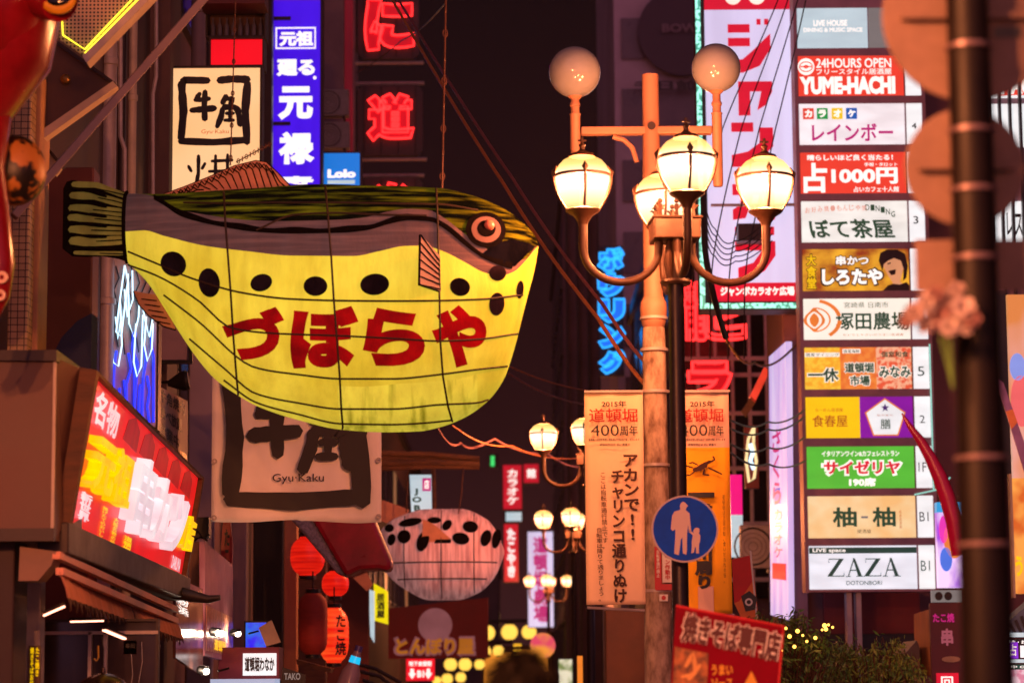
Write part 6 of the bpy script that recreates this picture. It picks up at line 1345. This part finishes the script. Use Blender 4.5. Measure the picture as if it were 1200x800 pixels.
B = MB(); B.prism([s.p(*q) for q in ((1166, 740), (1215, 700), (1240, 700), (1240, 742))], -.1, .4); B.build('roof', mat('navy_striped_roof', '#6a88b0', .5, var=.9, scale=(1, 1, 1), col2='#141a30'), s.root)
B = MB(); [B.beam(Vector((s.x(1168+i*7), -.11, s.z(740-i*4.6))), Vector((s.x(1174+i*7), -.11, s.z(741))), .02, .03) for i in range(7)]; B.build('stripe', m_navy, s.root)
s.box('gutter', 1164, 741, 1240, 746, -.14, 0, W2); s.box('sign_strip', 1164, 748, 1240, 756, -.02, .1, m_bk); s.text('lettering', 'たこ焼き・お好み焼き', 1167, 749.5, 1225, 754, m_wl, -.03, .02)
s.box('notice', 1180, 752, 1192, 771, -.06, -.03, glow('violet_notice', '#8a30e0', .9)); s.box('notice', 1164, 756, 1178, 770, -.05, -.03, W1); s.box('notice', 1195, 756, 1230, 770, -.05, -.03, W1); s.text('lettering', '占', 1182, 754, 1190, 768, m_wl, -.07, .02); s.box('gutter', 1164, 772, 1240, 776, -.12, 0, W2); s.box('sign_strip', 1164, 778, 1240, 783, -.02, .1, m_ink); s.text('lettering', '営業中 OPEN', 1167, 779, 1215, 782.5, m_wl, -.03, .02); s.box('flower_counter', 1164, 784, 1240, 830, -.05, .1, glow('pale_flower_print', '#f0d8e8', .7, col2='#c87aa0', scale=10, lo=.42, hi=.55))
# magenta curved arm
ptsm = [P(x, y, 19) for x, y in ((1057, 484), (1066, 499), (1078, 515), (1090, 535), (1101, 558), (1110, 582), (1118, 612), (1124, 650))]
MB().tube([q-ptsm[0] for q in ptsm], [.006, .022, .034, .045, .055, .06, .06, .055], 14).build('curved_claw', mat('glossy_magenta', '#a01048', .2, var=.25, scale=4), loc=ptsm[0], smooth=True, tag=('glossy magenta curved tapering claw in front of the stack of shop signs', 'decoration'))

# ------------------------------------------------------------------ foreground pole, backs of its round signs, flowers
GY = 8.5
gp = P(1146, 400, GY); G = EMPTY('sign_pole', (gp.x, GY, .12), 'blurred dark foreground pole with round sign backs at the right', 'pole')
gz = lambda py: P(1143, py, GY).z-.12
MB().lathe([(.092, 0), (.088, 1.0), (.084, gz(545)), (.078, gz(530)), (.074, gz(400)), (.071, gz(-80))], 24).build('pole', mat('near_black_pole_paint', '#110a0d', .5, .1, var=.3, scale=5, spec=.2), G, smooth=True)
for py in (56, 154, 223, 303, 537, 638):
    r = .085 if py > 500 else .074; MB().lathe([(r, gz(py)-.009), (r+.006, gz(py)-.007), (r+.006, gz(py)+.007), (r, gz(py)+.009)], 24).build('strap', mat('bright_steel_band', '#6e5a64', .4, .4, var=.15), G, smooth=True)
m_sb = mat('warm_grey_sign_back', '#7c6660', .6, 0, var=.3, scale=5, spec=.15)
def signback(px, py, r, name, Yo):
    c = P(px, py, GY+Yo); k = (GY+Yo)/F; rel = c-Vector(G.location)
    b = MB().lathe([(0, 0), (r*k, 0), (r*k+.004, .004), (r*k+.004, .014), (r*k, .018), (0, .018)], 56, rel, Matrix.Rotation(-PI/2, 3, 'X')); o = b.build(name, m_sb, G, smooth=True)
    MB().box(rel.x-r*k*.8, rel.x+r*k*.8, rel.y-.03, rel.y-.004, rel.z-.012, rel.z+.012).build('stiffener', m_sb, o); return o, rel, k
o1, rl, k = signback(1135, 20, 102, 'round_sign', .10)
MB().box(rl.x+30*k, rl.x+62*k, rl.y-.005, rl.y-.001, rl.z-26*k, rl.z-13*k).build('sticker', m_navy, o1)
o2, rl, k = signback(1131, 196, 70, 'round_sign', .10)
MB().box(rl.x+26*k, rl.x+46*k, rl.y-.005, rl.y-.001, rl.z-8*k, rl.z+4*k).build('sticker', m_navy, o2)
c = P(1136, 312, GY+.1)-Vector(G.location); k = (GY+.1)/F
MB().box(c.x-64*k, c.x+70*k, c.y, c.y+.008, c.z-30*k, c.z+32*k).build('plate_sign', m_sb, G, bevel=.004)
fc = P(1106, 366, 8.35); FL = EMPTY('flower_bunch', fc, 'blurred bunch of dusty pink artificial flowers tied to the foreground pole', 'flowers'); rz = random.Random(11)
def blossom(c, r, m):
    b = MB()
    for ring, (n, tilt) in enumerate(((7, .5), (6, .95), (4, 1.3))):
        for i in range(n):
            a = 2*PI*i/n+ring*.5+rz.uniform(-.2, .2); d = Vector((math.cos(a)*math.cos(tilt), -math.sin(tilt), math.sin(a)*math.cos(tilt))); t = Vector((-math.sin(a), 0, math.cos(a))); l = r*(1-.2*ring)
            b.add([c, c+d*l*.5+t*l*.42, c+d*l+t*l*.2+Vector((0, .01, 0)), c+d*l*1.02-t*l*.2, c+d*l*.5-t*l*.42], [(0, 1, 2, 3, 4)])
    return b.build('blossom', m, FL)
fm = [mat('dusty_pink_petal', '#a89498', .6, var=.3, scale=20), mat('pale_petal', '#b8a8ac', .6, var=.25, scale=20), mat('deep_rose_petal', '#8a6468', .6, var=.3, scale=20)]
for i, (dx, dy, r) in enumerate(((-36, 2, 15), (-20, -12, 15), (-5, 4, 17), (8, -14, 16), (20, -4, 17), (30, 8, 14), (-22, 14, 13), (4, 18, 14), (-45, 10, 11), (14, -26, 12), (24, 18, 12), (-10, -20, 12))):
    kk = 8.35/F; blossom(Vector((dx*kk, rz.uniform(-.03, .01), -dy*kk)), r*kk, fm[i % 3])
B = MB(); kk = 8.35/F
for dx in (-6, 4, 14): B.tube([(dx*kk, 0, 0), (dx*kk*.6, .02, -30*kk), (10*kk, .03, -90*kk)], .003, 5)
B.build('stem', lc[0], FL)

# ------------------------------------------------------------------ overhead cables
def cable(label, pts, r, m, sag=0):
    q = [P(*p) for p in pts]; q = [q[0]*2-q[1]]+q+[q[-1]*2-q[-2]]; L_ = []
    for i in range(1, len(q)-2):
        a, b, c, d = q[i-1:i+3]
        for t in np.linspace(0, 1, 13)[:-1]:
            L_.append(.5*(2*b+(c-a)*t+(2*a-5*b+4*c-d)*t*t+(3*b-a-3*c+d)*t**3)-Vector((0, 0, sag*4*t*(1-t))))
    L_.append(q[-2]); o = L_[0]; MB().tube([a-o for a in L_], r, 6).build('overhead_cable', m, loc=o, smooth=True, tag=(label, 'cable', 'cables over the street'))
m_warm = mat('copper_brown_cable', '#b87044', .4, .2, var=.2)
cable('brown cable slanting from upper left down to the utility pole, left of the pair', [(455, -8, 34), (590, 215, 28), (700, 372, 24), (757, 452, 22.2)], .02, m_warm, .03)
cable('darker cable slanting from upper left down to the utility pole, right of the pair', [(462, -8, 34), (600, 208, 28), (706, 356, 24), (757, 425, 22.2)], .018, mat('purple_cable', '#8a5058', .4, .2), .03)
cable('thin wire crossing from the neon panels to the fish chain', [(416, 86, 60), (470, 48, 40), (522, 4, 24)], .01, m_cable, .05)
cable('upper of the two pinkish wires right of the fish belly', [(560, 408, 40), (690, 458, 34)], .012, m_warm, .1)
cable('lower of the two pinkish wires right of the fish belly', [(596, 437, 40), (688, 474, 34)], .014, mat('pinkish_cable', '#9a6a6a', .4), .08)
cable('looping thick pink wire under the fish belly', [(512, 500, 40), (540, 519, 41), (580, 514, 42), (640, 530, 44), (690, 546, 45)], .018, mat('pinkish_cable', '#9a6a6a', .4), .1)
cable('thin wire from under the fish belly to the lamps', [(530, 498, 40), (600, 522, 42), (690, 535, 45)], .012, m_warm, .1)
for i, (x0, x1) in enumerate(((903, 800), (914, 822), (925, 843), (934, 862))):
    cable(('leftmost', 'second', 'third', 'rightmost')[i]+' of four dark cables crossing the tall white billboard diagonally', [(x0+12, -8, 38), (x1+47, 150, 37), (x1+14, 300, 36.5), (x1+10, 420, 37)], .011, m_cable, .05)
for i in range(5):
    cable(('topmost', 'second', 'middle', 'fourth', 'lowest')[i]+' of the drooping cable loops left of the rotated billboard character', [(824, 232+i*9, 35), (838, 268+i*8, 35.3), (862, 282+i*6, 35.6), (905, 250+i*8, 36)], .009, m_cable, .05)
cable('black cable bundle hanging beside the lamp collar', [(824, 225, 34), (826, 290, 34), (836, 345, 34), (850, 395, 35)], .045, m_cable)
cable('yellow brown cable looping below the billboard', [(845, 388, 40), (885, 425, 41), (935, 402, 42)], .02, mat('tan_cable', '#8a6a2a', .5), .1)
for i, (y0, y1) in enumerate(((492, 480), (502, 488), (520, 512), (530, 540))):
    cable(('topmost', 'second', 'third', 'lowest')[i]+' of the black wires running from the orange banner to the stack of signs', [(856, y0, 30), (900, (y0+y1)/2+8, 34), (943, y1, 39)], .013, m_cable, .06)

# ------------------------------------------------------------------ passer-by, seen as dark hair at the bottom edge
PR = EMPTY('person', (P(611, 790, 8.0).x, 8.0, 0), 'dark haired person in a dark jacket walking away at the bottom edge', 'person')
verts = [((0, 0, .95), .15), ((0, 0, 1.15), .15), ((0, 0, 1.36), .16), ((0, .0, 1.47), .07), ((0, -.01, 1.54), .068), ((0, .0, 1.61), .088),
         ((.19, 0, 1.38), .068), ((.25, .02, 1.12), .05), ((.25, -.06, .88), .036), ((.25, -.09, .78), .035),
         ((-.19, 0, 1.38), .068), ((-.25, .02, 1.12), .05), ((-.25, -.06, .88), .036), ((-.25, -.09, .78), .035),
         ((.09, 0, .88), .10), ((.10, -.05, .5), .07), ((.10, .05, .09), .05), ((.10, -.10, .05), .045),
         ((-.09, 0, .88), .10), ((-.10, .06, .5), .07), ((-.10, .16, .10), .05), ((-.10, .03, .05), .045)]
PR.scale = (.968,)*3
edges = [(0, 1), (1, 2), (2, 3), (3, 4), (4, 5), (2, 6), (6, 7), (7, 8), (8, 9), (2, 10), (10, 11), (11, 12), (12, 13), (0, 14), (14, 15), (15, 16), (16, 17), (0, 18), (18, 19), (19, 20), (20, 21)]
me = bpy.data.meshes.new('body'); me.from_pydata([(v[0][0], -v[0][1], v[0][2]) for v in verts], edges, []); bo = bpy.data.objects.new('body', me); COL.objects.link(bo)
sk = bo.modifiers.new('skin', 'SKIN'); sv = me.skin_vertices[0].data
for i, v in enumerate(verts): sv[i].radius = (v[1], v[1]*(.8 if i < 3 else 1))
sv[0].use_root = True; bo.modifiers.new('sub', 'SUBSURF').levels = 2
bpy.context.view_layer.update(); m2 = bpy.data.meshes.new_from_object(bo.evaluated_get(bpy.context.evaluated_depsgraph_get())); bpy.data.objects.remove(bo)
bo = bpy.data.objects.new('body', m2); COL.objects.link(bo); bo.parent = PR; m2.materials.clear()
for mm in (mat('dark_jacket', '#1a171c', .8, var=.3), mat('skin', '#c08a70', .5, var=.15), mat('dark_trousers', '#16161c', .8, var=.3)): m2.materials.append(mm)
for p_ in m2.polygons:
    z = p_.center.z; p_.material_index = 1 if z > 1.5 or (abs(p_.center.x) > .19 and z < .86) else 2 if z < .9 else 0; p_.use_smooth = True
B = MB(); B.ball((0, .092, 1.60), (.012, .02, .022), 10, 8); B.build('nose', mat('skin', ''), PR, smooth=True)
for sx_ in (-1, 1):
    MB().ball((sx_*.09, 0, 1.605), (.012, .022, .033), 10, 8).build('ear', mat('skin', ''), PR, smooth=True); MB().ball((sx_*.032, .082, 1.622), (.014, .008, .008), 10, 8).build('eye', mat('gloss_black', ''), PR, smooth=True)
    for q_ in range(5): MB().tube([(sx_*.25+(q_-2)*.014, .08, .79), (sx_*.25+(q_-2)*.017, .085, .745), (sx_*.25+(q_-2)*.016, .095, .71-.008*(2-abs(q_-2)))], [.0095, .0085, .007], 7).build('finger', mat('skin', ''), PR, smooth=True)
MB().ball((0, .083, 1.563), (.024, .008, .006), 10, 8).build('mouth', mat('lip', '#8a4a44'), PR, smooth=True)
B = MB(); B.ball((0, -.022, 1.632), (.098, .100, .098), 28, 18); rz = random.Random(3)
for i in range(420):
    a = rz.uniform(0, 2*PI); t = rz.uniform(.05, 1.9); n_ = Vector((math.cos(a)*math.sin(t), math.sin(a)*math.sin(t), math.cos(t))); p = Vector((0, -.022, 1.632))+Vector((n_.x*.098, n_.y*.1, n_.z*.098)); d = (Vector((0, 0, -1))-n_*-n_.z+n_*.35+Vector((rz.gauss(0, .25), rz.gauss(0, .25), 0))).normalized()
    B.tube([p, p+d*.03, p+d*.055+Vector((0, 0, -.006))], [.003, .0025, .0008], 4)
B.build('hair', mat('dark_brown_hair', '#120c0b', .8, spec=.15, var=.4, scale=30), PR, smooth=True)
# ------------------------------------------------------------------ the faintly hazy night air of the street
hz = bpy.data.materials.new('night_air'); hz.use_nodes = True; n = hz.node_tree; n.nodes.clear()
o_ = n.nodes.new('ShaderNodeOutputMaterial'); v_ = n.nodes.new('ShaderNodeVolumePrincipled')
v_.inputs['Density'].default_value = .00014; v_.inputs['Color'].default_value = (.9, .78, .78, 1); v_.inputs['Anisotropy'].default_value = .35
n.links.new(v_.outputs[0], o_.inputs['Volume'])
o = MB().box(-620, 620, -70, 1510, -1.4, 40).build('haze', hz); o['kind'] = 'stuff'
bpy.data.objects.remove(_fo); bpy.data.curves.remove(_fc)
